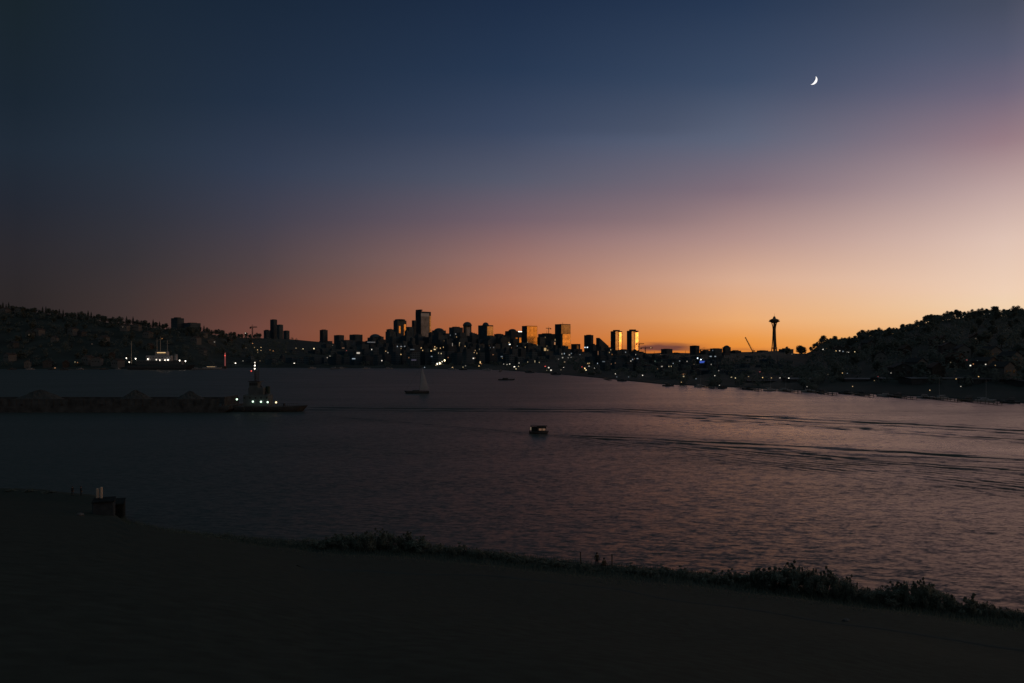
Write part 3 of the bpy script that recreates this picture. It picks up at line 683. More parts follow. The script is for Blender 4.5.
HW = ['pale', 'grey', 'brown', 'pale red-roofed']
hu = set()
def put_house(k, px, d, label, group):
    root = HP[k]
    if k in hu: root = copy_tree(root)
    hu.add(k); root.location = on_land(px, d)+Vector((0, 0, 1)); root.rotation_euler = (0, 0, random.uniform(-.5, .5)); tag(root, label, 'house', group); return root
HOUSES = []
for px, py in ((5, 312), (20, 312), (88, 361), (97, 362), (125, 329), (137, 329), (14, 345), (30, 334), (39, 333), (73, 333), (82, 334), (55, 340), (10, 358), (48, 366), (66, 366), (112, 356), (104, 341), (148, 336), (196, 341), (212, 343), (203, 352), (150, 347), (28, 366), (118, 364), (204, 334), (230, 341)):
    dr, ds = interp(RIDGE_D, px), shore_d(px); best = min((abs(HY-(land_z(px, ds+(dr-ds)*t/40)+4-EYE)/(ds+(dr-ds)*t/40)*F-py), ds+(dr-ds)*t/40) for t in range(1, 40))[1]
    k = random.randrange(4) if px not in (5, 20, 88, 97, 125, 137) else 3
    h = put_house(k, px, best, 'small %s house among the trees of the left hill' % HW[k], 'houses on the left hill'); UNIQ.append(h); HOUSES.append(h)
for px, py in ((943, 342), (975, 339), (935, 342), (962, 352), (948, 350), (880, 358), (905, 352), (868, 346), (846, 350), (853, 352), (838, 352), (916, 366), (936, 371), (900, 372), (1010, 362), (1002, 371), (990, 356), (955, 362), (985, 366)):
    dr, ds = interp(RIDGE_D, px), shore_d(px); best = min((abs(HY-(land_z(px, ds+(dr-ds)*t/40)+4-EYE)/(ds+(dr-ds)*t/40)*F-py), ds+(dr-ds)*t/40) for t in range(1, 40))[1]
    k = random.choice((1, 2, 1, 2, 0)); h = put_house(k, px, best, 'small %s house among the trees of the right hill' % HW[k], 'houses on the right hill'); UNIQ.append(h); HOUSES.append(h)
def shed(px0, px1, yt, d, roofm, label, wallm='wall_grey', depth=16):
    p = W((px0+px1)/2, yt, d); w = (px1-px0)/F*d; h = p.z-0.3; h = max(h, 2.2)
    gz = max(0.2, land_z((px0+px1)/2, d+3)-1); h = p.z-gz
    if h < 2: h = 2.5
    root = empty('boat_shed', (p.x, p.y, gz), 0, label, 'shed', 'boat sheds along the shore')
    b = MB(); b.side([(-depth/2, -2), (depth/2, -2), (depth/2, h*.72), (0, h*.9), (-depth/2, h*.72)], -w/2, w/2)
    o = b.build('wall', M[wallm], root); o.rotation_euler = (0, 0, R(90))
    r = MB(); r.add([(-w/2-.6, 0, h), (w/2+.6, 0, h), (w/2+.6, -depth/2-.8, h*.74), (-w/2-.6, -depth/2-.8, h*.74), (w/2+.6, depth/2+.8, h*.74), (-w/2-.6, depth/2+.8, h*.74)], [(0, 3, 2, 1), (0, 1, 4, 5)])
    sol = r.build('roof', roofm, root)
    for k in range(max(2, int(w/14))):
        u = -w/2+w*(k+.5)/max(2, int(w/14)); dd = MB(); dd.box((u, -depth/2-.1, h*.33), (min(5, w*.2), .2, h*.62)); dd.build('door', M['steel_dark'], root)
    return root
for a in ((786, 832, 377.6, 560, 'roof_pale', 'long shed with a pale roof at the foot of the right hill'), (840, 872, 379.0, 520, 'roof_pale', 'middle pale-roofed boat shed below the right hill'),
          (876, 905, 380.5, 500, 'roof_pale', 'short pale-roofed boat shed below the right hill'), (905, 962, 384.6, 470, 'roof_pale', 'longest grey-roofed boat shed near the water on the right'),
          (966, 1012, 388.5, 440, 'roof_dark', 'dark-roofed boat shed nearest the viewer on the right shore'), (745, 782, 380.4, 580, 'roof_dark', 'dark boat shed left of the long pale roof'),
          (1014, 1050, 391.5, 415, 'roof_dark', 'dark boat shed cut by the picture edge on the right shore')):
    shed(a[0], a[1], a[2], a[3], M[a[4]], a[5])
def jetty(px, yw, length, ang, label):
    x, y = wp(px, yw); root = empty('jetty', (x, y, 0), ang, label, 'jetty', 'jetties on the far shores')
    b = MB(); b.box((0, length/2, .75), (2.4, length, .18)); b.build('deck', M['wood'], root)
    for i in range(int(length/6)+1):
        for s_ in (-1, 1): q = MB(); q.tube((s_*1.1, i*6+.3, -1.5), (s_*1.1, i*6+.3, 1.5), .16, .14, 7); q.build('pile', M['wood'], root)
for i, (px, yw) in enumerate(((1000, 405), (960, 402), (915, 399.5), (872, 397), (835, 395.4), (800, 393.4), (760, 391.2), (715, 388.8), (610, 380.5), (500, 372), (330, 369.6), (190, 370.5), (60, 370.6))):
    x, y = wp(px, yw); ds = shore_d(px); UNIQ.append(None)
    jetty(px, yw, max(8, (ds-y)+6), 0, 'wooden jetty on piles at the %s shore, %s' % ('right' if px > 650 else 'far', 'number'))

# ------------------------------------------------------------------ boats
def hull_mesh(L_, B, D, bow=.35, draft=.5, sheer=.25, n=12, stern=.85):
    """boat hull, bow towards +x"""
    b = MB(); vs, fs = [], []; secs = []
    for i in range(n+1):
        t = i/n; x = -L_/2+L_*t
        wv = B/2*(stern+(1-stern)*min(1, t*3)) if t < 1-bow else B/2*math.sqrt(max(0, 1-((t-(1-bow))/bow)**2))*1.0
        wv = max(wv, .02); top = D+sheer*(max(0, t-.4)/.6)**2*D; secs.append((x, wv, top))
        for u, z in ((1, top), (.92, D*.35), (.6, -draft*.6), (0, -draft), (-.6, -draft*.6), (-.92, D*.35), (-1, top)): vs.append((x+(0.06*L_*(z/D) if t > .9 else 0), u*wv, z))
    for i in range(n):
        for j in range(6): fs.append((i*7+j, i*7+j+1, (i+1)*7+j+1, (i+1)*7+j))
        fs.append((i*7+6, i*7, (i+1)*7, (i+1)*7+6))
    fs += [tuple(range(6, -1, -1)), tuple(range(n*7, n*7+7))]
    return b.add(vs, fs), secs
def small_boat_proto(kind):
    L_ = 11 if kind == 'sail' else 10; root = empty('moored_sailboat' if kind == 'sail' else 'moored_motorboat')
    hl, _ = hull_mesh(L_, 3.0, 1.1); hl.build('hull', M['white_paint' if kind != 'dark' else 'grey_paint'], root)
    c = MB(); c.cbox((-.3, 0, 1.5), (L_*.38, 2.0, .9 if kind == 'sail' else 1.6), .15); cb = c.build('cabin', M['white_paint' if kind != 'dark' else 'grey_paint'], root)
    for s_ in (-1, 1): w = MB(); w.box((-.3, s_*1.02, 1.6), (L_*.28, .06, .4)); w.build('window', M['pane_dark'], cb)
    if kind == 'sail':
        m = MB(); m.tube((.6, 0, 1.0), (.6, 0, 14), .11, .06, 6); m.build('mast', M['white_paint'], root)
        m = MB(); m.tube((.5, 0, 2.4), (-4.2, 0, 2.3), .16, .14, 6); m.build('boom', M['sail'], root)
        m = MB(); m.tube((.6, 0, 13.6), (5.2, 0, 1.3), .03, .03, 4); m.tube((.6, 0, 13.6), (-5.2, 0, 1.2), .03, .03, 4); m.build('stay', M['rope'], root)
    else:
        m = MB(); m.cbox((-1.0, 0, 3.1), (L_*.3, 2.1, .14), .03)
        for u in (-1, 1):
            for v in (-1, 1): m.tube((-1+u*1.3, v*.95, 2.2), (-1+u*1.3, v*.95, 3.05), .05, .05, 5)
        m.build('canopy', M['grey_paint'], root); r = MB()
        r.tube((1.2, .9, 1.9), (4.8, 0.1, 2.1), .03, .03, 5); r.tube((1.2, -.9, 1.9), (4.8, -0.1, 2.1), .03, .03, 5); r.build('rail', M['steel'], root)
    learn(root); return root
BP = [small_boat_proto('sail'), small_boat_proto('white'), small_boat_proto('dark')]; bu = set(); BOATS = []
BW = ['white sailboat with bare mast', 'white cabin motorboat', 'grey cabin motorboat']
def put_boat(k, px, yw, sc, zone):
    root = BP[k]
    if k in bu: root = copy_tree(root)
    bu.add(k); x, y = wp(px, yw); root.location = (x, y, 0); root.rotation_euler = (0, 0, random.choice((0, math.pi))+random.uniform(-.6, .6)); root.scale = (sc,)*3
    tag(root, '%s moored along the %s' % (BW[k], zone), 'boat', 'boats moored along the shores'); UNIQ.append(root); BOATS.append(root)
for px in (12, 30, 52, 64, 80, 104, 118, 196, 204): put_boat(random.choice((0, 1, 2)), px, interp(WATERLINE, px)+.7, 1.1, 'left shore')
for px in (312, 334, 341, 366, 388, 452, 463, 487, 530, 556): put_boat(random.choice((1, 1, 2)), px, interp(WATERLINE, px)+.7, 1.2, 'city shore')
for px in (622, 668, 700, 722, 748, 770, 785, 808, 822, 846, 862, 885, 898, 925, 940, 968, 985, 1010): put_boat(random.choice((0, 2, 2, 1, 2)), px, interp(WATERLINE, px)+random.uniform(.8, 1.8), .8, 'right shore')

# big white ship moored at the left shore
def ship():
    d = EYE*F/(369.6-HY); x = (160-CX)/F*d; s = d/F; root = empty('research_ship', (x, d, 0), 0, 'large pale ship with tall masts and rows of deck lights moored at the left shore', 'ship')
    L_ = 62*s; hl, _ = hull_mesh(L_, 13, 5.2, .22, 3, .3); hl.build('hull', M['grey_paint'], root)
    u = lambda px: (px-160)*s; z = lambda py: EYE+(HY-py)/F*d
    for x0, x1, y0, y1, nm in ((138, 183, 364.5, 360.5, 'main_deckhouse'), (147, 172, 360.4, 355.6, 'upper_deckhouse'), (156, 168, 355.5, 351.5, 'bridge')):
        b = MB(); b.cbox(((u(x0)+u(x1))/2, 0, (z(y0)+z(y1))/2), (u(x1)-u(x0), 9 if nm[0] == 'm' else 7.5, z(y1)-z(y0)), .3); o = b.build(nm, M['white_paint'] if nm != 'main_deckhouse' else M['grey_paint'], root)
        for k in range(int((x1-x0)/3)):
            w = MB(); w.box((u(x0)+(k+.5)*3*s, -(4.5 if nm[0] == 'm' else 3.75)-.06, (z(y0)+z(y1))/2+.5), (1.6, .12, 1.3)); w.build('window', M['pane_dark'], o)
    w = MB(); w.box((u(162.6), -3.95, z(352.7)), (u(167)-u(158.5), .3, 1.2)); w.build('lit_window_band', glow('warm', .8), root)
    for px, yt in ((131.4, 341), (157, 338), (160.4, 336.5), (167.4, 340.5)):
        m = MB(); m.tube((u(px), 0, z(364)), (u(px), 0, z(yt)), .45, .25, 6); m.tube((u(px)-2.5, 0, z(yt+3)), (u(px)+2.5, 0, z(yt+3)), .18, .18, 5); m.build('mast', M['pale_post'], root)
    f = MB(); f.lathe([(2.2, z(360)), (2.0, z(354.5)), (1.6, z(354.3))], 16, (u(176), 0, 0)); f.build('funnel', M['white_paint'], root)
    for px, y, e in ((128.2, 358, 5), (131, 362, 5), (137.4, 358.6, 9), (149.6, 359, 8), (158, 359.6, 3), (161.5, 360, 5), (166.6, 360, 6), (169.6, 359.8, 9), (181.2, 360.4, 8), (187, 361, 10)):
        b = MB(); b.ball((u(px), -5.2, z(y)), .75, 8, 6); b.tube((u(px), -5.2, z(y)), (u(px), -4.4, z(y)-1.5), .12, .12, 5); b.build('deck_light', glow('white', e*.55), root)
ship()
def ferry():
    d = EYE*F/(369-HY); s = d/F; root = empty('white_yacht', ((217.5-CX)/F*d, d-20, 0), 0, 'long white yacht catching pink light beside a red neon column', 'boat')
    hl, _ = hull_mesh(17*s, 6, 2.6, .3, 1.2, .3); hl.build('hull', M['white_paint'], root)
    c = MB(); c.cbox((-1, 0, 3.6), (9*s, 4.4, 2.2), .2); cb = c.build('cabin', M['white_paint'], root)
    for k in range(6): w = MB(); w.box((-1-5+k*2, -2.23, 3.8), (1.3, .06, .9)); w.build('window', glow('warm', .35), cb)
    d2 = d+25; p = W(225.4, 352, d2); g = land_z(225.4, d2); n_ = empty('neon_column', (p.x, p.y, g), 0, 'red lit column standing on the shore behind the white yacht', 'sign')
    b = MB(); b.cbox((0, 0, (p.z-g)/2), (2.2, 2.2, p.z-g), .1); b.build('column', M['roof_red'], n_)
    b = MB(); b.box((0, -1.2, (p.z-g)*.6), (1.5, .2, (p.z-g)*.72)); b.build('neon_panel', glow('red', .16), n_)
    b = MB(); b.ball((0, -1.6, W(225.4, 355.6, d2).z-g), .9, 8, 6); b.build('neon_lamp', glow('red', 1.2), n_)
ferry()

# tug with its barge of gravel
TD = EYE*F/(411.2-HY)
def tug():
    d = TD; s = d/F; root = empty('tugboat', ((270-CX)/F*d, d, 0), 0, 'dark tugboat with mast lights and a row of white deck lamps', 'tugboat')
    u = lambda px: (px-270)*s; z = lambda py: EYE+(HY-py)/F*d
    hl, _ = hull_mesh(66*s, 8.5, 2.0, .34, 1.6, .25); hl.build('hull', M['hull_black'], root)
    fd = MB(); fd.tube((-33*s, 0, 1.7), (-33.2*s, 0, 1.7), 1.2, 1.2, 12); fd.build('stern_fender', M['rope'], root)
    for s_ in (-1, 1):
        for k in range(5):
            t = MB(); x_ = u(247+k*9); t.lathe([(.35, -.2), (.62, -.2), (.62, .2), (.35, .2), (.35, -.2)], 12); o = t.build('tyre_fender', M['rope'], root, loc=(x_, s_*4.35, 1.1)); o.rotation_euler = (R(90), 0, 0)
    b = MB(); b.cbox((u(258), 0, (z(406)+z(394.5))/2), (u(271)-u(246), 6, z(394.5)-z(406)), .2); dh = b.build('deckhouse', M['tug_paint'], root)
    for k in range(5): w = MB(); w.lathe([(.02, 0), (.34, 0), (.34, .1), (.02, .1)], 12); o = w.build('porthole', M['pane_dark'], dh, loc=(u(247+k*5.5), -3.02, z(397.5))); o.rotation_euler = (R(90), 0, 0)
    b = MB(); b.cbox((u(257.5), 0, (z(394.5)+z(387.5))/2+.05), (u(265)-u(250), 4.4, z(387.5)-z(394.5)), .2); b.build('upper_deckhouse', M['tug_paint'], root)
    b = MB(); b.prism([(u(251), -2.2), (u(259.4), -2.2), (u(261), 0), (u(259.4), 2.2), (u(251), 2.2)], z(387.4), z(381.4)); wh = b.build('wheelhouse', M['tug_paint'], root)
    b = MB(); b.cbox((u(256), 0, z(381.2)), (u(262)-u(250), 5, .25), .05); b.build('wheelhouse_roof', M['steel_dark'], root)
    for k in range(4): w = MB(); w.box((u(252.2+k*2.1), -2.23, z(384)), (.8, .06, 1.1)); w.build('window', M['pane_dark'], wh)
    b = MB(); b.tube((u(255.2), 0, z(381)), (u(255.2), 0, z(361.4)), .2, .1, 7); lattice(b, (u(256.4), 0, z(387)), (u(256.0), 0, z(371)), .9, 8, .07); b.tube((u(252), 0, z(371.8)), (u(258.4), 0, z(371.8)), .07, .07, 5); b.tube((u(253), 0, z(377)), (u(257.4), 0, z(377)), .07, .07, 5); b.build('mast', M['steel_dark'], root)
    b = MB(); b.tube((u(258.8), 0, z(366)), (u(258.8), 0, z(384)), .16, .16, 6); b.tube((u(258.8), 0, z(383)), (u(268), 0, z(395)), .22, .22, 6); b.build('boom', M['steel_dark'], root)
    b = MB(); b.lathe([(.9, z(394)), (.85, z(386.5)), (.7, z(386.3))], 14, (u(267), 1.2, 0)); b.build('funnel', M['hull_green'], root)
    b = MB(); b.lathe([(.8, 2.2), (.4, 2.4), (.4, 3.0), (.8, 3.2)], 12, (u(284), 0, 0)); b.build('winch', M['steel_dark'], root)
    r = MB()
    for k in range(14): r.tube((u(274+k*2), -3.6+.12*max(0, k-5)**1.3*.5, 2.2), (u(274+k*2), -3.6+.12*max(0, k-5)**1.3*.5, 3.4), .04, .04, 4)
    for k in range(13): r.tube((u(274+k*2), -3.6+.12*max(0, k-5)**1.3*.5, 3.4), (u(276+k*2), -3.6+.12*max(0, k-4)**1.3*.5, 3.4), .04, .04, 4)
    r.build('rail', M['steel_dark'], root)
    for y, c, e, dx in ((362.6, 'white', 1.2, 0), (365.5, 'white', 4, -.1), (368.7, 'white', 3, -.2), (371.0, 'red', 1.0, -3.6)):
        l = MB(); l.ball((u(255.2+dx), -.35, z(y)), .28, 8, 6); l.tube((u(255.2+dx), -.3, z(y)), (u(255.2+dx), 0, z(y)-.1), .06, .06, 5); l.build('mast_light', glow(c, e), root)
    for px, y in ((240.2, 398.8), (256, 401), (264, 401.2), (270.6, 401.6), (278.9, 401.8)):
        l = MB(); l.ball((u(px), -3.7, z(y)), .36, 9, 6); l.tube((u(px), -3.7, z(y)), (u(px), -3.0, z(y)+.3), .06, .06, 5); l.build('deck_lamp', glow('yellow' if px > 275 else 'green' , 2.2), root)
        l = MB(); l.tube((u(px), -3.0, 1.8), (u(px), -3.0, z(y)+.4), .07, .07, 5); l.build('lamp_post', M['steel_dark'], root)
tug()
def barge():
    d = TD+1; s = d/F; x0, x1 = (-90-CX)/F*d, (236-CX)/F*d; root = empty('gravel_barge', ((x0+x1)/2, d, 0), 0, 'long dark flat barge ahead of the tugboat, loaded with gravel', 'barge')
    L_ = x1-x0; b = MB(); b.side([(-L_/2, -.6), (L_/2-3, -.6), (L_/2, 1.2), (L_/2, 2.6), (-L_/2, 2.6), (-L_/2, 1.2)], -8, 8); b.build('hull', M['hull_rust'], root)
    for s_ in (-1, 1):
        c = MB(); c.box((0, s_*7.4, 4.0), (L_-8, .3, 2.8))
        for k in range(int(L_/3)): c.box((-L_/2+4+k*3, s_*7.65, 4.0), (.25, .25, 2.8))
        c.build('cargo_bulwark', M['hull_rust'], root)
    for k in range(9): q = MB(); q.lathe([(.25, 2.6), (.25, 3.2), (.4, 3.3), (.4, 3.45), (.05, 3.5)], 10, (-L_/2+2.5+k*(L_-5)/8, -7.8, 0)); q.build('bollard', M['steel_dark'], root)
    e = MB(); e.box((L_/2-2, 0, 4.4), (.4, 14, 3.6)); e.build('end_wall', M['hull_rust'], root)
    for px, yt, w, lab in ((40, 389.4, 72, 'gravel heap on the barge, farthest from the tugboat'), (136, 389.6, 46, 'middle gravel heap on the barge'), (190, 390.8, 42, 'gravel heap on the barge nearest the tugboat'), (-40, 390, 60, 'gravel heap on the barge cut by the picture edge')):
        p = W(px, yt, d); rnd = random.Random(px); h = p.z-2.6; rr = w/2*s; m = MB(); vs, fs = [(p.x, d, p.z)], []; nr, na = 7, 22
        for j in range(1, nr+1):
            for i in range(na):
                a = 2*math.pi*i/na; t = j/nr; k = 1+rnd.uniform(-.06, .06); vs.append((p.x+math.cos(a)*rr*t*k, d+math.sin(a)*6.8*t, 2.62+h*max(0, (1-t)**.9)*(1+rnd.uniform(-.12, .08))))
        for i in range(na): fs.append((0, 1+i, 1+(i+1) % na))
        for j in range(nr-1):
            for i in range(na): fs.append((1+j*na+i, 1+(j+1)*na+i, 1+(j+1)*na+(i+1) % na, 1+j*na+(i+1) % na))
        m.add(vs, fs); tag(m.build('gravel_heap', M['gravel']), lab, 'gravel heap', 'gravel heaps on the barge')
barge()

# sailing yacht under sail
def yacht():
    d = EYE*F/(393.4-HY); s = d/F; root = empty('sailing_yacht', ((417.5-CX)/F*d, d, 0), R(4), 'lone sailing yacht under a pale triangular sail out on the lake', 'sailboat')
    u = lambda px: (px-417.5)*s; z = lambda py: EYE+(HY-py)/F*d
    hl, _ = hull_mesh(23*s, 3.6, 1.35, .4, .7, .25); o = hl.build('hull', M['hull_black'], root); o.rotation_euler = (0, 0, math.pi)
    c = MB(); c.cbox((u(416), 0, 1.65), (4.2, 2.0, .8), .15); c.build('cabin', M['grey_paint'], root)
    m = MB(); m.tube((u(419.4), 0, .8), (u(421.6), 0, z(365.6)), .12, .07, 7); m.build('mast', M['steel'], root)
    m = MB(); m.tube((u(420.2), 0, z(390.6)), (u(428.6), -.6, z(390.8)), .12, .1, 6); m.build('boom', M['steel'], root)
    def sail(p, q, r, bulge, name, mt):
        p, q, r = Vector(p), Vector(q), Vector(r); n = 12; b = MB(); vs, fs, idx = [], [], {}
        for i in range(n+1):
            for j in range(n+1-i):
                a, c_ = i/n, j/n; v = p*a+q*c_+r*(1-a-c_); idx[i, j] = len(vs); vs.append((v.x, v.y-bulge*27*a*c_*(1-a-c_)-bulge*a*(1-a)*2, v.z))
        for i in range(n):
            for j in range(n-i):
                fs.append((idx[i, j], idx[i+1, j], idx[i, j+1]))
                if j < n-i-1: fs.append((idx[i+1, j], idx[i+1, j+1], idx[i, j+1]))
        b.add(vs, fs); return b.build(name, mt, root, True)
    sail((u(422.0), 0, z(366.4)), (u(419.6), 0, z(390)), (u(429.4), -.6, z(390.4)), .35, 'mainsail', M['sail'])
    m = MB(); m.tube((u(421.4), 0, z(367)), (u(406.8), 0, z(389)), .03, .03, 4); m.tube((u(421.4), 0, z(367)), (u(428.4), 0, z(391)), .03, .03, 4); m.build('stay', M['rope'], root)
yacht()
# low dark launch
def launch():
    d = EYE*F/(380.2-HY); s = d/F; root = empty('low_launch', ((506-CX)/F*d, d, 0), 0, 'low dark launch drifting far out below the city', 'boat')
    hl, _ = hull_mesh(16*s, 3.4, 1.0, .35, .5, .3); hl.build('hull', M['hull_black'], root)
    c = MB(); c.cbox((-.6, 0, 1.5), (5, 2.4, 1.0), .15); cb = c.build('cabin', M['hull_black'], root)
    for s_ in (-1, 1): w = MB(); w.box((-.6, s_*1.23, 1.6), (4, .06, .4)); w.build('window', M['pane_dark'], cb)
    c = MB(); c.tube((.4, 0, 2), (.4, 0, 3.2), .05, .04, 5); c.build('mast', M['steel'], root)
launch()
# motorboat with lit cabin
def cruiser():
    d = EYE*F/(433.6-HY); s = d/F; root = empty('cabin_motorboat', ((538.6-CX)/F*d, d, 0), 0, 'small boxy motorboat with dimly lit cabin and stern lamp, trailing a wake', 'motorboat')
    u = lambda px: (px-538.6)*s; z = lambda py: EYE+(HY-py)/F*d
    hl, _ = hull_mesh(20*s, 2.3, .75, .3, .35, .3); o = hl.build('hull', M['hull_black'], root)
    c = MB(); c.cbox((u(541.9), 0, (.7+z(425.2))/2), (u(547)-u(536.8), 1.8, z(425.2)-.7), .08); c.build('cabin', M['hull_black'], root)
    for px in (530.8, 534.6, 538.4, 542.3, 546.6):
        for s_ in (-1, 1): p = MB(); p.tube((u(px), s_*.92, .8), (u(px), s_*.92, z(425)), .05, .05, 6); p.build('canopy_post', M['steel_dark'], root)
    c = MB(); c.cbox((u(538.8), 0, z(424.4)), (u(548.4)-u(529.6), 2.1, .16), .05); c.build('canopy', M['hull_black'], root)
    for px0, px1 in ((538.8, 541.9), (542.7, 546.0)): w = MB(); w.box(((u(px0)+u(px1))/2, -.93, z(428.4)), (u(px1)-u(px0), .04, .7)); w.build('window', glow('orange', .09) , root)
    w = MB(); w.box(((u(530.8)+u(537.6))/2, .6, (.7+z(425.6))/2), (u(537.6)-u(530.8), .05, z(425.6)-.7)); w.build('canvas_side', M['hull_green'], root)
    l = MB(); l.box((u(529.9), -.5, z(427.4)), (.18, .16, .95)); l.build('stern_lamp', glow('yellow', .22), root)
    root.scale = (.9, .9, .84)
    m = MB(); m.box((u(528.6), 0, .7), (.35, .4, .9)); m.tube((u(528.6), 0, .3), (u(528.4), 0, -.5), .08, .08, 6); m.build('outboard_motor', M['steel_dark'], root)
cruiser()

# ------------------------------------------------------------------ foreground shore: shrubs, block, posts, people
def shrub_proto(seed, w, h, n):
    rnd = random.Random(seed); root = empty('shore_shrub'); st = MB(); lf = MB(); lobes = []
    for i in range(9):
        a = rnd.random()*6.28; r = w*.5*rnd.random()**.6*.75; z = h*(.3+.5*rnd.random())*(1-.35*(r/(w*.5))); c = Vector((math.cos(a)*r, math.sin(a)*r, z)); lobes.append((c, w*(.11+.1*rnd.random())))
        st.tube((c.x*.15, c.y*.15, -.4), c, .035, .012, 5)
    for i in range(5):
        c, r = rnd.choice(lobes); t = c+Vector((rnd.gauss(0, .2), rnd.gauss(0, .2), r+h*.14*rnd.random())); st.tube(c, t, .014, .005, 4); lobes.append((t, .10))
    for i in range(n):
        c, r = rnd.choice(lobes); v = Vector((rnd.gauss(0, 1), rnd.gauss(0, 1), rnd.gauss(0, 1))).normalized(); p = c+v*r*(.3+.75*rnd.random()); p.z = max(p.z, .02)
        lf.leaf(p, v+Vector((rnd.gauss(0, .6), rnd.gauss(0, .6), rnd.gauss(0, .6))), .09*(.6+.9*rnd.random()), rnd)
    st.build('stems', M['bark'], root); lf.build('foliage', M['shrub'], root); learn(root); return root
SP = [shrub_proto(21, 3.2, 2.2, 2600), shrub_proto(22, 2.4, 2.4, 2200), shrub_proto(23, 4.0, 1.7, 2600), shrub_proto(24, 1.8, 1.4, 1500)]; su = set()
def put_shrub(k, px, ytop, width_px, base_off, label, group='shrubs along the near shore', h_m=None):
    """a shrub standing at the water's edge whose top reaches ytop"""
    d = near_d(px)-base_off; g = hill_z((px-CX)/F*d, d); top = EYE+(HY-ytop)/F*d; h = max(.35, top-g)
    root = SP[k]
    if k in su: root = copy_tree(root)
    su.add(k); root.location = ((px-CX)/F*d, d, g-.05); root.rotation_euler = (0, 0, random.random()*6.28)
    hw = (2.2, 2.4, 1.7, 1.4)[k]; ww = (3.2, 2.4, 4.0, 1.8)[k]; sw = width_px/F*d/ww; root.scale = (sw, sw, h/hw); tag(root, label, 'shrub', group); UNIQ.append(root)
EDGE = [(-10, 487), (60, 490), (128, 524), (150, 528), (180, 532), (200, 534), (240, 539), (300, 540), (330, 535), (350, 533), (380, 532), (410, 534), (430, 539), (445, 544), (480, 549), (512, 553), (560, 561), (600, 566), (640, 568), (700, 571), (740, 572), (765, 569), (790, 564), (812, 568), (830, 572), (850, 578), (865, 586), (880, 588), (895, 585), (915, 581), (930, 584), (945, 592), (960, 598), (975, 598), (990, 604), (1005, 608), (1024, 611), (1060, 616)]
x = 150
while x < 1050:
    yt = interp(EDGE, x); big = 740 < x < 850 or 878 < x < 945 or 320 < x < 432
    word = 'tall bushy shrub' if big else 'low scrubby shrub'; wpx = random.uniform(20, 34) if big else random.uniform(14, 26)
    side_ = 'left half' if x < 512 else 'right half'
    put_shrub(random.choice((0, 1, 2)) if big else random.choice((2, 3, 2)), x, yt+random.uniform(-1.5, 2.5), wpx, random.uniform(.8, 3.0), '%s at the near water edge, %s' % (word, side_))
    x += wpx*(.26 if big else .5)
for x in (12, 30, 48, 134, 140): put_shrub(3, x, interp(NEAR, x)-1.5, 14, 2.0, 'low scrubby shrub on the concrete point at the left')
# grass along the brow: too many blades to count
rnd = random.Random(9); gb = MB()
def blade(x, y, h):
    z = hill_z(x, y); a = rnd.random()*6.28; w = .035; l = rnd.uniform(.1, .5)*h; ca, sa = math.cos(a), math.sin(a); b_ = rnd.random()*6.28
    gb.add([(x-ca*w, y-sa*w, z-.05), (x+ca*w, y+sa*w, z-.05), (x+math.cos(b_)*l, y+math.sin(b_)*l, z+h)], [(0, 1, 2)])
for i in range(16000):
    px = rnd.uniform(120, 1060); ds = near_d(px); d = ds-abs(rnd.gauss(0, 3.0)); blade((px-CX)/F*d, d, rnd.uniform(.25, .75))
for i in range(14000):
    px = rnd.uniform(120, 1060); ds = near_d(px); d = ds*(1-.18*rnd.random()**2); blade((px-CX)/F*d, d, rnd.uniform(.08, .3))
tag(gb.build('grass', M['blade']), 'rough grass fringing the dark hill along the shore', 'grass', kind='stuff')

# concrete point at the left
def at_near(px, py, d): p = W(px, py, d); return p
d0 = 118.0
def conc():
    p0 = hill_hit(104, 514); d0 = p0.y; g = p0.z-.3; root = empty('concrete_block', (p0.x, d0, g), R(25), 'grey concrete block on the left point below the pale posts', 'block'); s = d0/F
    top = W(104, 500.5, d0).z-g; b = MB(); b.cbox((0, 0, top/2), (19*s, 3.2, top), .12); b.build('body', M['concrete'], root)
    b = MB(); b.cbox((0, 0, top+.09), (20*s, 3.5, .18), .04); b.build('coping', M['concrete_dark'], root)
    p1 = hill_hit(118.5, 516); d1 = p1.y; root = empty('bulkhead_wall', (p1.x, d1, 0), R(25), 'dark retaining wall right of the grey concrete block', 'wall')
    top = W(119, 502, d1).z; b = MB(); b.cbox((0, 0, top/2-.6), (11.5*s, 4.5, top+1.2), .15); b.build('body', M['concrete_dark'], root)
    b = MB(); b.cbox((0, 0, top+.08), (12.1*s, 4.8, .16), .04); b.build('coping', M['concrete_dark'], root)
    for px, y0, lab in ((97.4, 488.4, 'left one of two pale upright posts on the concrete block'), (101.2, 487.0, 'right, slightly taller one of two pale upright posts on the concrete block')):
        zt, zb = W(px, y0, d0).z, W(px, 500.3, d0).z+.18; r_ = empty('pale_post', (W(px, 0, d0).x, d0, zb), 0, lab, 'post', 'pale posts on the concrete block')
        b = MB(); b.cbox((0, 0, (zt-zb)/2), (2.0*s, 2.0*s, zt-zb), .03); b.build('shaft', M['pale_post'], r_)
        b = MB(); b.cbox((0, 0, .08), (2.7*s, 2.7*s, .16), .03); b.build('foot', M['concrete'], r_)
conc()
def boulder(px, py, r, label):
    p = hill_hit(px, py); rnd = random.Random(px); b = MB(); b.ball((0, 0, 0), r, 14, 9, (1.2, .9, .75)); b.v = [tuple(c*(1+rnd.uniform(-.14, .14)) for c in v) for v in b.v]
    o = b.build('pale_boulder', M['stone_pale']); o.location = p+Vector((0, 0, r*.3)); tag(o, label, 'rock')
boulder(80, 516, .42, 'pale boulder lying on the grass below the concrete point'); boulder(846, 621.5, .22, 'small pale stone beside the shore path')

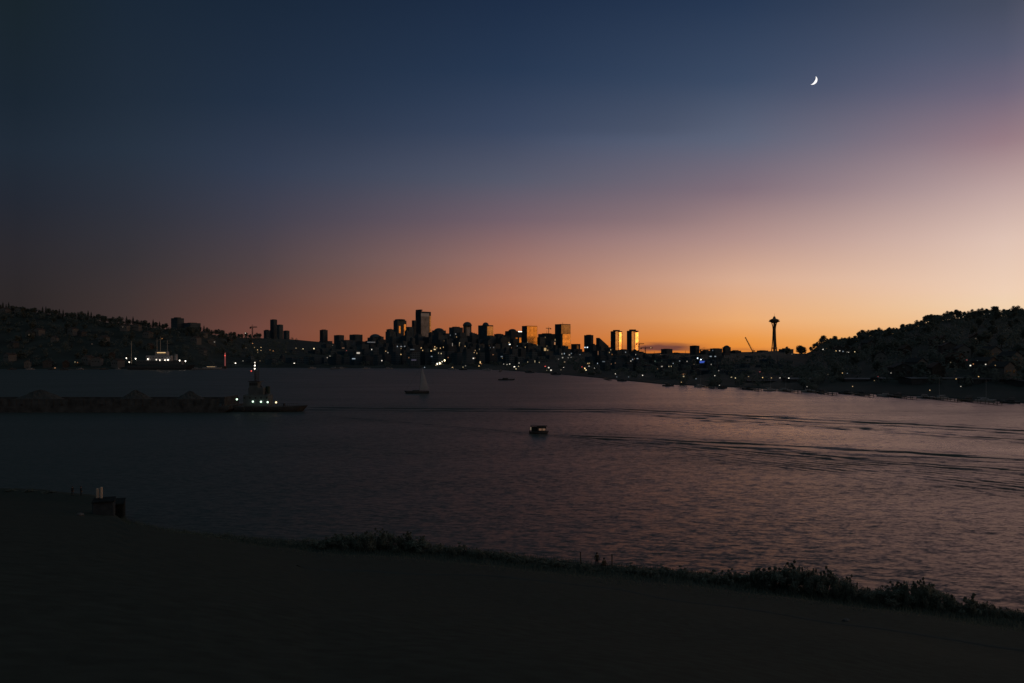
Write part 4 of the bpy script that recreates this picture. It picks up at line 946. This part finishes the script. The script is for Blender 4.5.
def person(p, rz, label, pose='stand', h=1.7, top='cloth_dark'):
    root = empty('person', p, rz, label, 'person'); k = h/1.7; V = []; E = []; Rr = []
    def v(x, y, z, r): V.append((x*k, y*k, z*k)); Rr.append(r*k); return len(V)-1
    def e(*a):
        for i, j in zip(a, a[1:]): E.append((i, j))
    drop = 0.0 if pose == 'stand' else -.52
    pel = v(0, 0, .92+drop, .135); wst = v(0, .01, 1.1+drop, .125); ch = v(0, .0, 1.32+drop, .15); nk = v(0, .01, 1.46+drop, .06); hd = v(0, -.015, 1.56+drop, .085); ht = v(0, -.01, 1.63+drop, .09)
    e(pel, wst, ch, nk, hd, ht)
    for s_ in (-1, 1):
        sh = v(s_*.18, 0, 1.39+drop, .065); el = v(s_*.235, .04, 1.12+drop, .046); wr = v(s_*.22, -.06, .88+drop, .032); e(ch, sh, el, wr); pm = v(s_*.215, -.075, .80+drop, .034); e(wr, pm)
        for f in range(4): a = v(s_*.212, -.075+(-.033+.022*f), .75+drop, .0105); c = v(s_*.203, -.08+(-.033+.022*f), .70+drop+(.012 if f in (0, 3) else 0), .009); e(pm, a, c)
        a = v(s_*.195, -.115, .79+drop, .011); c = v(s_*.185, -.13, .755+drop, .009); e(pm, a, c)
        if pose == 'stand':
            hp = v(s_*.095, 0, .86, .095); kn = v(s_*.11, -.01, .49, .065); an = v(s_*.115, .03, .09, .045); ft = v(s_*.13, -.14, .04, .038); e(pel, hp, kn, an, ft)
        else:
            hp = v(s_*.1, -.03, .37, .095); kn = v(s_*.13, -.42, .46, .065); an = v(s_*.13, -.5, .09, .045); ft = v(s_*.14, -.66, .05, .038); e(pel, hp, kn, an, ft)
    me = bpy.data.meshes.new('body'); me.from_pydata(V, E, []); o = bpy.data.objects.new('body', me); COL.objects.link(o)
    sk = o.modifiers.new('s', 'SKIN'); 
    for i, sv in enumerate(me.skin_vertices[0].data): sv.radius = (Rr[i], Rr[i]); sv.use_root = (i == 0)
    ss = o.modifiers.new('d', 'SUBSURF'); ss.levels = 1; ss.render_levels = 1
    dg = bpy.context.evaluated_depsgraph_get(); me2 = bpy.data.meshes.new_from_object(o.evaluated_get(dg)); o.modifiers.clear(); o.data = me2; me2.materials.clear()
    me2.materials.append(M[top]); me2.materials.append(M['skin']); me2.materials.append(M['steel_dark'])
    for pl in me2.polygons:
        c = pl.center/k; pl.use_smooth = True
        if c.z > 1.45+drop or (c.z < .87+drop and abs(c.x) > .165 and c.z > .6+drop and pose == 'stand'): pl.material_index = 1
        elif c.z < .95+drop: pl.material_index = 2
    o.parent = root
    hb = MB(); hb.ball((0, .015*k, (1.635+drop)*k), .105*k, 14, 9, (.92, 1.05, 1.0)); hb.v = [q for q in hb.v]; hb.build('hair', M['hair'], root, True)
    fb = MB(); z0 = (1.585+drop)*k; fb.ball((0, -.105*k, z0), .017*k, 6, 5, (.8, 1.2, 1.3))
    fb.build('nose', M['skin'], root, True)
    for s_ in (-1, 1):
        q = MB(); q.ball((s_*.034*k, -.092*k, z0+.03*k), .011*k, 6, 5); q.build('eye', M['hair'], root); q = MB(); q.ball((s_*.092*k, .0, z0+.01*k), .024*k, 6, 5, (.4, .8, 1.2)); q.build('ear', M['skin'], root)
def stand(px, yfoot, dd): d = dd; x = (px-CX)/F*d; return Vector((x, d, hill_z(x, d)))
for px, ytop, lab, rz in ((81, 487.4, 'person standing on the left point beside the pale posts', 2.6), (72.4, 489, 'person standing at the far left of two on the concrete point', 3.5)):
    d = 122.0; x = (px-CX)/F*d; g = hill_z(x, d); top = W(px, ytop, d).z; gg = max(g, top-1.72); person(Vector((x, d, g)), rz, lab, 'stand', min(1.85, max(1.5, top-g)))
d = near_d(597)-1.2; x = (597-CX)/F*d; person(Vector((x, d, hill_z(x, d))), 2.9, 'person standing at the near water edge in the middle, dark clothes', 'stand', 1.7, 'cloth_brown')
d = near_d(604)-1.3; x = (604-CX)/F*d; person(Vector((x, d, hill_z(x, d))), 3.5, 'person sitting on the grass beside the standing figure at the shore', 'sit', 1.7, 'cloth_brown')
def marker(px, ytop, label):
    d = near_d(px)-1; x = (px-CX)/F*d; g = hill_z(x, d); h = W(px, ytop, d).z-g; r_ = empty('shore_post', (x, d, g), 0, label, 'post', 'thin posts at the near shore')
    b = MB(); b.tube((0, 0, -.3), (0, 0, h), .07, .06, 8); b.build('shaft', M['wood'], r_); b = MB(); b.lathe([(.085, h), (.085, h+.06), (.02, h+.1)], 8); b.build('cap', M['steel'], r_)
marker(580.6, 552.5, 'thin dark post left of the people at the shore'); marker(612, 555, 'thin dark post right of the people at the shore')

# ------------------------------------------------------------------ moon
def moon():
    D = 20000; c = W(812.8, 80.2, D); r = 4.25/F*D; vv = (Vector((0, 0, EYE))-c).normalized(); right = Vector((1, 0, 0)); up = right.cross(-vv).normalized()*1
    if up.z < 0: up = -up
    uu = (right*math.cos(R(-24))+up*math.sin(R(-24))); uu = (uu-vv*uu.dot(vv)).normalized(); ww = vv.cross(uu)
    b = MB(); n, m_ = 28, 10; vs, fs = [], []
    for i in range(n+1):
        ph = R(-84+168*i/n)
        for j in range(m_+1):
            th = R(-20+82*j/m_); vs.append((uu*math.cos(th)+vv*math.sin(th))*math.cos(ph)*r+ww*math.sin(ph)*r)
    for i in range(n):
        for j in range(m_): fs.append((i*(m_+1)+j, i*(m_+1)+j+1, (i+1)*(m_+1)+j+1, (i+1)*(m_+1)+j))
    b.add(vs, fs); m, nt, N, L, bs = new_mat('moon_surface'); no = N.new('ShaderNodeTexNoise'); no.inputs['Scale'].default_value = .02
    tc = N.new('ShaderNodeTexCoord'); L.new(tc.outputs['Object'], no.inputs['Vector']); mr = N.new('ShaderNodeMapRange'); mr.inputs[3].default_value = .9; mr.inputs[4].default_value = 1.5; L.new(no.outputs['Fac'], mr.inputs[0])
    bs.inputs['Base Color'].default_value = (.1, .1, .1, 1); bs.inputs['Emission Color'].default_value = (1, .97, .95, 1); L.new(mr.outputs[0], bs.inputs['Emission Strength'])
    o = b.build('crescent_moon', m); o.location = c; tag(o, 'thin white crescent moon high in the dusk sky', 'moon')
moon()

# ------------------------------------------------------------------ lights of the far shore, set where their line of sight first meets something
bpy.context.view_layer.update(); DG = bpy.context.evaluated_depsgraph_get(); ORG = Vector((0, 0, EYE))
MARKS = [(30, 'the left hill'), (160, 'the large pale ship'), (226, 'the red neon column'), (276, 'the lone tower cluster'), (323, 'the square lone block'), (375, 'the round-roofed hall'), (400, 'the twice-glinting dark tower'), (423, 'the tallest tower'), (456, 'the broad flat block'), (486, 'the domed tower'), (529, 'the first golden tower'), (563, 'the stepped golden tower'), (589, 'the box tower'),
         (602, 'the slant-roofed building'), (616, 'the left twin tower'), (633, 'the right twin tower'), (666, 'the flat block'), (695, 'the blue sign'), (749, 'the slanting crane'), (774, 'the observation tower'), (850, 'the right hill'), (930, 'the right hill crest'), (990, 'the right ridge end')]
LR = random.Random(3)
def near_mark(px): return min(MARKS, key=lambda m: abs(m[0]-px))[1]
def light(px, py, color='white', e=5.0, w=1.0, h=1.0):
    """w, h in pixels: a lamp when about square and nothing built is behind it, otherwise a lit window of the building it falls on"""
    t = W(px, py, 1000.0); dr = (t-ORG).normalized(); ok, loc, nrm, idx, ob, mt = scn.ray_cast(DG, ORG, dr)
    if not ok: return
    root = ob
    while root.parent: root = root.parent
    d = loc.y; s = d/F; e = e*(.55 if e < 2.3 else .8)*(.65 if px > 800 else 1)*LR.uniform(.6, 1.25)*(1.5 if 300 < px < 660 and color in ('warm', 'yellow') else 1); color = 'warm' if color == 'white' and LR.random() < .22 else color; m = glow(color, e)
    if root.get('category') in ('tower', 'building', 'house', 'shed', 'ship') and root.name.split('.')[0] != 'observation_tower':
        n_ = Vector((nrm.x, nrm.y, 0)); n_ = n_.normalized() if n_.length > .2 else Vector((0, -1, 0)); tx = Vector((-n_.y, n_.x, 0)); b = MB()
        hw, hh = w*s/2, h*s/2; c = loc+n_*(.12+.0004*d); 
        for sg in (-1, 1): pass
        inv = root.matrix_world.inverted()
        P = [inv @ (c+tx*a*hw+Vector((0, 0, z_*hh))+n_*q*.15) for q in (0, 1) for a, z_ in ((-1, -1), (1, -1), (1, 1), (-1, 1))]
        b.add(P, [(0, 1, 2, 3), (7, 6, 5, 4), (0, 4, 5, 1), (1, 5, 6, 2), (2, 6, 7, 3), (3, 7, 4, 0)]); o = b.build('lit_window', m, root); o['label'] = '%s lit window' % color
        root.setdefault if False else None
        root['lit'] = root.get('lit', 0)+1
        root['litc'] = color
    else:
        p = W(px, py, d-2.0); r_ = .5*s*max(.7, min(w, 1.6)); gz = land_z(px, p.y); 
        if p.z-gz < 1: gz = p.z-3
        pole = min(p.z-gz, 30)
        root = empty('street_lamp', (p.x, p.y, p.z-pole), 0, '%s lamp on the far shore below %s' % (color, near_mark(px)) if px < 800 else '%s lamp on the shore under %s' % (color, near_mark(px)), 'lamp', 'lamps along the far shores')
        b = MB(); b.tube((0, 0, 0), (0, 0, pole-r_*.9), .16, .09, 6); b.build('pole', M['steel_dark'], root)
        b = MB(); b.ball((0, 0, pole), r_, 8, 6, (1, 1, .85)); b.build('lantern', m, root); UNIQ.append(root)
LIGHTS = [(424.6, 367.4, 'cool', 1.6), (75, 362, 'yellow', .8), (77.5, 362.5, 'orange', .5), (55, 368, 'orange', .35, 3), (29, 335, 'warm', .12), (92, 344, 'orange', .2), (123, 327, 'warm', .15), (162, 338.5, 'orange', .8),
 (214.5, 342, 'white', .35), (235.5, 363.2, 'white', 5), (243, 361, 'white', .6), (260, 361, 'white', .5), (294, 363.4, 'white', 4.5), (245.4, 333.2, 'white', 1.6), (246, 332, 'cool', .8), (252.6, 343.5, 'orange', 1.3), (254.5, 347.5, 'warm', .7), (257.5, 350, 'warm', 1.4), (261, 347.5, 'warm', 1.6), (261, 350.6, 'warm', 1.3), (246, 348, 'warm', .5), (258, 352.5, 'warm', .3, 6), (273.2, 351, 'orange', 1.6), (270, 350, 'orange', .4),
 (303, 349, 'yellow', 1.4), (314, 348.6, 'yellow', 1.8), (296, 348.4, 'warm', .3, 9), (286, 352, 'warm', .2), (327, 357.6, 'white', .4), (330, 356, 'white', .5), (332.5, 345.5, 'white', .2), (343, 348, 'orange', .25, 3), (346.5, 350.6, 'red', .4),
 (358, 353, 'white', .9, 4, 1.6), (354, 358.7, 'cool', .8, 5, 1), (372, 349.5, 'white', 1.8), (371, 342.2, 'cool', .12, 10), (381.6, 360.6, 'white', 1.8), (388.2, 352.6, 'white', .6), (385.5, 351.2, 'warm', .4), (401, 354.4, 'warm', .8, 2), (397, 346.4, 'cool', .55, 1.3), (401, 346.5, 'cool', .3, 2), (405, 346.4, 'cool', .45, 3), (412, 349.5, 'cool', .12, 8), (413.5, 360, 'blue', .06, 6),
 (421, 348, 'warm', .9), (423, 350.4, 'warm', .9), (431.5, 351, 'warm', 1.3, 2), (434.5, 349.4, 'yellow', 1.4, 2.4), (434.6, 346.8, 'warm', .8), (437, 348, 'warm', .7), (432, 356.4, 'cool', .4, 2.4), (437.6, 364.2, 'white', 4.5, 2, 2), (439.8, 363.2, 'yellow', 5, 1.8, 1.8), (442, 361.8, 'white', 3.5, 1.6, 1.6), (444.4, 360.4, 'yellow', 3.5, 1.4, 1.6), (436, 365.4, 'yellow', 1.6),
 (452.2, 344.6, 'white', .35, .8, 3), (459.6, 345, 'white', .32, .8, 3), (456.6, 337, 'white', .8), (455.4, 334, 'cool', .3), (450.5, 335.2, 'cool', .4), (473.2, 358.3, 'white', 1.6, 1.6), (475, 350.5, 'warm', .35), (474, 352.5, 'warm', .3), (480, 362.4, 'warm', 1.6, 1, 2), (479, 366, 'warm', 1.4, 1.2, 1.6), (481.5, 364, 'orange', 1), (463, 367.2, 'yellow', 1.3), (465.6, 366, 'white', .8), (452.4, 367.6, 'warm', .8, 2), (490.6, 347.6, 'cool', .25), (493.4, 347.4, 'cool', .3),
 (510.2, 344.4, 'white', 3), (509, 344.4, 'cool', 1), (520.2, 331.6, 'white', 2.4, 5.6, .8), (502, 356.6, 'cool', .3, 3), (503.4, 364.2, 'white', .7), (507, 364.6, 'white', .9), (509.7, 364, 'white', 1.8), (514.4, 367, 'white', 3, 1.6, 1.4), (516, 369, 'yellow', 1.7), (518.6, 366.4, 'yellow', 1.2), (518.8, 363, 'white', .9), (517, 346, 'cool', .2), (528, 362, 'yellow', .35), (534.6, 361.4, 'yellow', .5, 1, 2), (539, 362.4, 'yellow', .35), (545.4, 350, 'warm', .55, 3.4, 4), (545, 337.4, 'warm', .3), (554.6, 343.6, 'orange', .55, 1.6, 3), (555.4, 340, 'warm', .4, 1, 2), (558.4, 359.3, 'white', .8), (545.2, 366.6, 'red', 1.8, 1.8), (548.7, 367.6, 'white', 1.2, 1.6), (551, 370.2, 'white', 1.6, 2), (546.4, 370.2, 'yellow', 1.2, 1.4),
 (562.2, 354, 'white', .5, 1.6, 1.6), (564.6, 353.6, 'cool', .45, 1.4, 1.4), (569.2, 355, 'white', .5, 1.6, 1.6), (571.6, 353.4, 'cool', .35, 1.4), (562.6, 357.6, 'white', .6, 1.8, 1.6), (568.2, 358, 'white', .5, 1.4, 1.4), (571.2, 357.6, 'white', .5, 1.4, 1.6), (564.6, 362, 'warm', .18, 11, 1.4), (580, 354.8, 'cool', .1, 12, .8), (585.2, 347.4, 'cool', 2.6, 1.6), (587.6, 347.4, 'cool', 2.4, 1.6), (563.6, 367.6, 'white', 1.8), (561, 370, 'yellow', .4), (582.4, 367, 'red', 1.8, 2), (584.6, 368.4, 'white', 3.2, 2, 1.6), (586, 370, 'yellow', 1.5, 1.4), (588.8, 363.4, 'white', 1.1, 4), (589, 366.4, 'white', .9, 2), (594.4, 368.2, 'white', 1.2), (597.8, 363.4, 'cool', .7), (598.4, 353, 'orange', .35, 1, 4), (604, 361.6, 'cool', .2, 4), (615.4, 374, 'white', 2, 1, 1.6), (616.8, 377, 'cool', .4), (611, 364, 'orange', .3), (615, 363, 'orange', .25), (628.6, 377, 'cool', .35), (625.4, 352.2, 'cool', .5), (630.6, 361, 'white', .7), (632.4, 359.4, 'cool', .8), (637.2, 358.6, 'cool', .5, 2), (636, 354.6, 'white', .4), (642.6, 375.4, 'white', 2.8), (657.6, 368.8, 'orange', .5), (661.6, 366.4, 'white', .6, 2), (664, 373.8, 'cool', .2), (655.4, 361.2, 'green', .25), (661.8, 361, 'green', .25), (668.6, 366.4, 'yellow', .7),
 (673, 363.4, 'cool', .9), (671, 366.4, 'yellow', .9), (679.4, 361, 'cool', .5), (683.6, 376.4, 'yellow', 1, 2), (683, 374.4, 'orange', .5, 5), (687.4, 361.4, 'white', .6), (697.6, 358.2, 'cool', 4.5, 1.5), (700.6, 360, 'cool', 4, 1.2, 1.6), (703, 362, 'blue', .6, 9, 2), (694, 364.4, 'warm', .5), (711, 356.4, 'cool', .45, 3), (715, 356.4, 'cool', .35, 2), (713, 350.4, 'cool', .25), (711.6, 364.4, 'white', .6), (714.8, 375.6, 'white', 1.8), (718.4, 370.6, 'white', .5), (696, 379, 'cool', .35, 2), (681.4, 382.2, 'white', .7), (719.4, 385.4, 'white', .8), (731.4, 377.4, 'yellow', .55, 7, 1), (735.4, 378, 'yellow', 1.6, 1, 2), (748.6, 376.6, 'warm', .7), (762.6, 377.6, 'white', 2.2), (771.4, 378, 'white', 1.3), (780, 378, 'white', 2.2), (788.6, 378.3, 'white', 2.6), (760, 372, 'red', .3, 2, 2), (807, 386.6, 'white', .8), (792, 354.4, 'warm', .15, 2),
 (823, 349.4, 'white', 2.4), (826.4, 348.4, 'orange', .8), (836, 351, 'white', 2), (839.6, 350.8, 'white', 1.6), (843, 351.4, 'cool', .8), (848.6, 352.4, 'white', 1.8, 4), (854.8, 351.8, 'yellow', 2), (842.4, 373, 'white', 1.6), (847.3, 373.4, 'cool', .5), (852.6, 386.4, 'white', 1.4), (828, 374.4, 'yellow', .3), (891.6, 373, 'white', 1.5), (878, 376.6, 'red', .5), (874.4, 380.6, 'warm', .6), (929.8, 390.2, 'white', 1.8), (955.8, 378.8, 'white', 2), (951, 362.4, 'yellow', .35), (960.8, 386.4, 'white', 2), (978.6, 376.6, 'white', 2), (970.4, 365.5, 'white', 3, 1.4), (973.6, 364, 'orange', 1), (966.8, 360, 'red', .4, 6, 1.2), (986, 364.4, 'white', 2), (994.8, 365.8, 'white', 2.8), (943.6, 341.6, 'warm', .12, 3), (975.6, 338.6, 'warm', .12, 3), (989.6, 313.6, 'white', .5), (977, 361, 'green', .2)]
for a in LIGHTS: light(*a)
WR = random.Random(21)
for i in range(34): light(WR.uniform(394, 662), WR.uniform(340, 359), WR.choice(('warm', 'warm', 'yellow', 'orange')), WR.uniform(.25, .9), WR.uniform(.6, 1.1), WR.uniform(.6, 1.3))
def sign():
    pass

# ------------------------------------------------------------------ labels told apart
roots = [o for o in COL.objects if o.parent is None]
cnt = {}
for o in roots:
    if o.get('lit') and o.get('category') == 'building' and o.name.split('.')[0] == 'low_rise_block':
        n_ = o['lit']; o['label'] = 'dark low-rise block with %s below %s' % ('one %s window' % o['litc'] if n_ == 1 else 'lit windows', near_mark(px_of(o.location))); UNIQ.append(o)
    elif o.get('lit') and o.get('category') == 'house':
        o['label'] = o['label'].replace('small', 'lit-windowed')
    if o.name.split('.')[0] == 'jetty':
        o['label'] = o['label'].replace(', number', ''); UNIQ.append(o)
for o in roots:
    for k in ('lit', 'litc'):
        if k in o: del o[k]
by = defaultdict(list)
for o in {o.name: o for o in UNIQ if o is not None}.values(): by[o['label']].append(o)
for lab, os_ in by.items():
    if len(os_) < 2: continue
    os_.sort(key=lambda o: px_of(o.location))
    for i, o in enumerate(os_): o['label'] = '%s, %s from the left' % (lab, ordinal(i))

# ------------------------------------------------------------------ sky, sun, camera
SUN_AZ, SUN_EL = 112, 2.0
def sky():
    w = bpy.data.worlds.new('World'); scn.world = w; w.use_nodes = True; nt = w.node_tree; N, L = nt.nodes, nt.links; bg = N['Background']
    def mth(op, a, c=None):
        nd = N.new('ShaderNodeMath'); nd.operation = op
        for i, v in enumerate((a, c)):
            if v is None: continue
            if isinstance(v, (int, float)): nd.inputs[i].default_value = v
            else: L.new(v, nd.inputs[i])
        return nd.outputs[0]
    tc = N.new('ShaderNodeTexCoord'); nm = N.new('ShaderNodeVectorMath'); nm.operation = 'NORMALIZE'; L.new(tc.outputs['Generated'], nm.inputs[0]); sp = N.new('ShaderNodeSeparateXYZ'); L.new(nm.outputs[0], sp.inputs[0])
    az = mth('MULTIPLY', mth('ARCTAN2', sp.outputs[0], sp.outputs[1]), 180/math.pi); el = mth('MULTIPLY', mth('ARCSINE', sp.outputs[2]), 180/math.pi); TOP = 90.0
    t = mth('DIVIDE', el, TOP)
    def col_px(px, samples):
        a = math.atan((px-CX)/F); return math.degrees(a), [(math.degrees(math.atan((HY-y)/F*math.cos(a))), s2l(c)) for y, c in samples]
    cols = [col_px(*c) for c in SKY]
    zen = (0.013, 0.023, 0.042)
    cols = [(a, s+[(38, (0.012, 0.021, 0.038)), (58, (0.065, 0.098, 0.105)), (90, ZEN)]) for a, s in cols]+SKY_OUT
    cols.sort(key=lambda c: c[0])
    cur = None
    for i, (a, s) in enumerate(cols):
        r = N.new('ShaderNodeValToRGB'); cr = r.color_ramp; cr.interpolation = 'B_SPLINE' if False else 'EASE' if False else 'LINEAR'; s = sorted(s)
        while len(cr.elements) < len(s): cr.elements.new(.5)
        for e_, (p, c) in zip(cr.elements, s): e_.position = min(1, max(0, p/TOP)); e_.color = tuple(c)+(1,)
        L.new(t, r.inputs['Fac'])
        if cur is None: cur = r.outputs['Color']; continue
        mr = N.new('ShaderNodeMapRange'); mr.inputs[1].default_value = cols[i-1][0]; mr.inputs[2].default_value = a; mr.clamp = True; L.new(az, mr.inputs[0])
        mx = N.new('ShaderNodeMix'); mx.data_type = 'RGBA'; L.new(mr.outputs[0], mx.inputs[0]); L.new(cur, mx.inputs[6]); L.new(r.outputs['Color'], mx.inputs[7]); cur = mx.outputs[2]
    # thin cloud bank low over the horizon
    cb = N.new('ShaderNodeCombineXYZ'); L.new(mth('MULTIPLY', az, .35), cb.inputs[0]); L.new(mth('MULTIPLY', el, 3.2), cb.inputs[1]); no = N.new('ShaderNodeTexNoise'); no.inputs['Scale'].default_value = 1.0; no.inputs['Detail'].default_value = 4; L.new(cb.outputs[0], no.inputs['Vector'])
    def bump(v, c, wd): return mth('EXPONENT', mth('MULTIPLY', mth('POWER', mth('ABSOLUTE', mth('DIVIDE', mth('SUBTRACT', v, c), wd)), 2.0), -1.0))
    wob = mth('MULTIPLY', mth('SUBTRACT', no.outputs['Fac'], .5), .5)
    cl = mth('MULTIPLY', bump(az, 11.4, 2.2), bump(mth('ADD', el, wob), .42, .26))
    cl2 = mth('MULTIPLY', bump(az, 16.5, 4.0), bump(mth('ADD', el, wob), .25, .12)); cl = mth('MINIMUM', mth('ADD', mth('MULTIPLY', cl, 1.3), mth('MULTIPLY', cl2, .3)), .9)
    mx = N.new('ShaderNodeMix'); mx.data_type = 'RGBA'; L.new(cl, mx.inputs[0]); L.new(cur, mx.inputs[6]); mx.inputs[7].default_value = s2l((96, 58, 58))+(1,); cur = mx.outputs[2]
    ny = N.new('ShaderNodeTexSky'); ny.sky_type = 'NISHITA'; ny.sun_disc = False; ny.sun_elevation = R(SUN_EL); ny.sun_rotation = R(SUN_AZ); ny.air_density = 1.0; ny.dust_density = 1.5
    sc = N.new('ShaderNodeVectorMath'); sc.operation = 'SCALE'; L.new(ny.outputs[0], sc.inputs[0]); sc.inputs['Scale'].default_value = NISHITA
    ad = N.new('ShaderNodeVectorMath'); ad.operation = 'ADD'; L.new(cur, ad.inputs[0]); L.new(sc.outputs[0], ad.inputs[1])
    L.new(ad.outputs[0], bg.inputs['Color']); bg.inputs['Strength'].default_value = 1.0
NISHITA = 0.001
ZEN = (0.115, 0.165, 0.165)  # zenith above the view, brightened as added fill that lifts the dark land
SKY = [(20, [(353, (44, 37, 38)), (295, (43, 38, 40)), (250, (41, 39, 45)), (200, (36, 41, 53)), (150, (33, 44, 58)), (100, (28, 41, 55)), (0, (26, 39, 48))]),
       (125, [(353, (70, 52, 49)), (300, (62, 51, 51)), (260, (53, 49, 54)), (200, (46, 51, 64)), (150, (40, 52, 68)), (100, (35, 49, 66)), (0, (28, 43, 60))]),
       (260, [(353, (112, 68, 56)), (330, (112, 71, 62)), (310, (102, 68, 61)), (270, (82, 67, 69)), (220, (69, 67, 81)), (170, (54, 64, 85)), (100, (38, 54, 77)), (0, (28, 44, 65))]),
       (512, [(353, (196, 100, 45)), (325, (188, 108, 65)), (300, (183, 119, 92)), (260, (157, 116, 108)), (220, (124, 103, 114)), (180, (92, 95, 114)), (130, (66, 80, 108)), (70, (44, 63, 92)), (0, (33, 51, 79))]),
       (740, [(353, (236, 138, 50)), (340, (238, 152, 68)), (320, (239, 174, 116)), (280, (222, 177, 150)), (240, (184, 149, 142)), (190, (138, 119, 131)), (140, (101, 108, 130)), (80, (68, 85, 114)), (0, (44, 63, 93))]),
       (1004, [(353, (242, 190, 130)), (305, (242, 211, 178)), (290, (241, 209, 184)), (240, (225, 196, 182)), (190, (193, 166, 163)), (140, (151, 124, 133)), (90, (110, 102, 122)), (50, (86, 90, 112)), (0, (68, 75, 94))])]
def mid_columns(cols):
    """columns between the measured ones, averaged as the eye sees them"""
    out = []
    for (p, a), (q, b) in zip(cols, cols[1:]):
        ys = sorted({y for y, c in a} | {y for y, c in b}); ta, tb = sorted(a), sorted(b)
        def at(t, y): return tuple(interp([(v, c[k]) for v, c in t], y) for k in range(3))
        out.append((p, a))
        for f in (1/3, 2/3): out.append((lerp(p, q, f), [(y, tuple(lerp(u, v, f) for u, v in zip(at(ta, y), at(tb, y)))) for y in ys]))
    out.append(cols[-1]); return out
SKY = [(p, [(y, tuple(v*lerp(0.88 if y < 140 else 0.93 if y < 240 else 0.98, 0.99, min(1, max(0, (p-760)/200))) for v in c)) for y, c in a]) for p, a in mid_columns(SKY)]
SKY_OUT = [(-180, [(0, (.12, .135, .14)), (15, (.12, .145, .155)), (40, (.10, .13, .145)), (90, ZEN)]),  # unseen sky behind the camera, also brightened as fill
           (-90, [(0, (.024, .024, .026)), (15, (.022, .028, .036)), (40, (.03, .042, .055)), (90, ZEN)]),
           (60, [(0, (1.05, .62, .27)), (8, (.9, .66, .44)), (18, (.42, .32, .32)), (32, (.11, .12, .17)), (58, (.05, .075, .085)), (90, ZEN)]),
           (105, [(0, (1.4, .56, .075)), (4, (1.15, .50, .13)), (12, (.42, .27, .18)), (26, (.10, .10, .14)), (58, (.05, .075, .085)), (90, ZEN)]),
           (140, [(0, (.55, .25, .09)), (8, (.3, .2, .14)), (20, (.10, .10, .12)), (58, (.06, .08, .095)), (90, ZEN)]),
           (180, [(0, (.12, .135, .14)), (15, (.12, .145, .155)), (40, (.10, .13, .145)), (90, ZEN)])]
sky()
sl = bpy.data.lights.new('sun', 'SUN'); sl.energy = 0.04; sl.angle = R(.5); sl.color = (1, .48, .16); so = bpy.data.objects.new('sun', sl); COL.objects.link(so)
sd = Vector((math.sin(R(SUN_AZ))*math.cos(R(SUN_EL)), math.cos(R(SUN_AZ))*math.cos(R(SUN_EL)), math.sin(R(SUN_EL)))); so.rotation_euler = (-sd).to_track_quat('-Z', 'Y').to_euler()
cam = bpy.data.cameras.new('camera'); co = bpy.data.objects.new('camera', cam); COL.objects.link(co); scn.camera = co
cam.sensor_width = 36; cam.lens = 36*F/1024; cam.shift_y = (HY-341.5)/1024; cam.clip_start = .1; cam.clip_end = 90000; co.location = (0, 0, EYE); co.rotation_euler = (R(90), 0, 0)
scn.view_settings.view_transform = 'Standard'; scn.view_settings.look = 'None'; scn.view_settings.exposure = 0; scn.view_settings.gamma = 1
scn.render.engine = 'CYCLES'; scn.cycles.max_bounces = 5; scn.cycles.use_denoising = True; scn.cycles.sample_clamp_indirect = 1.5
try: scn.cycles.denoiser = 'OPENIMAGEDENOISE'
except Exception: pass
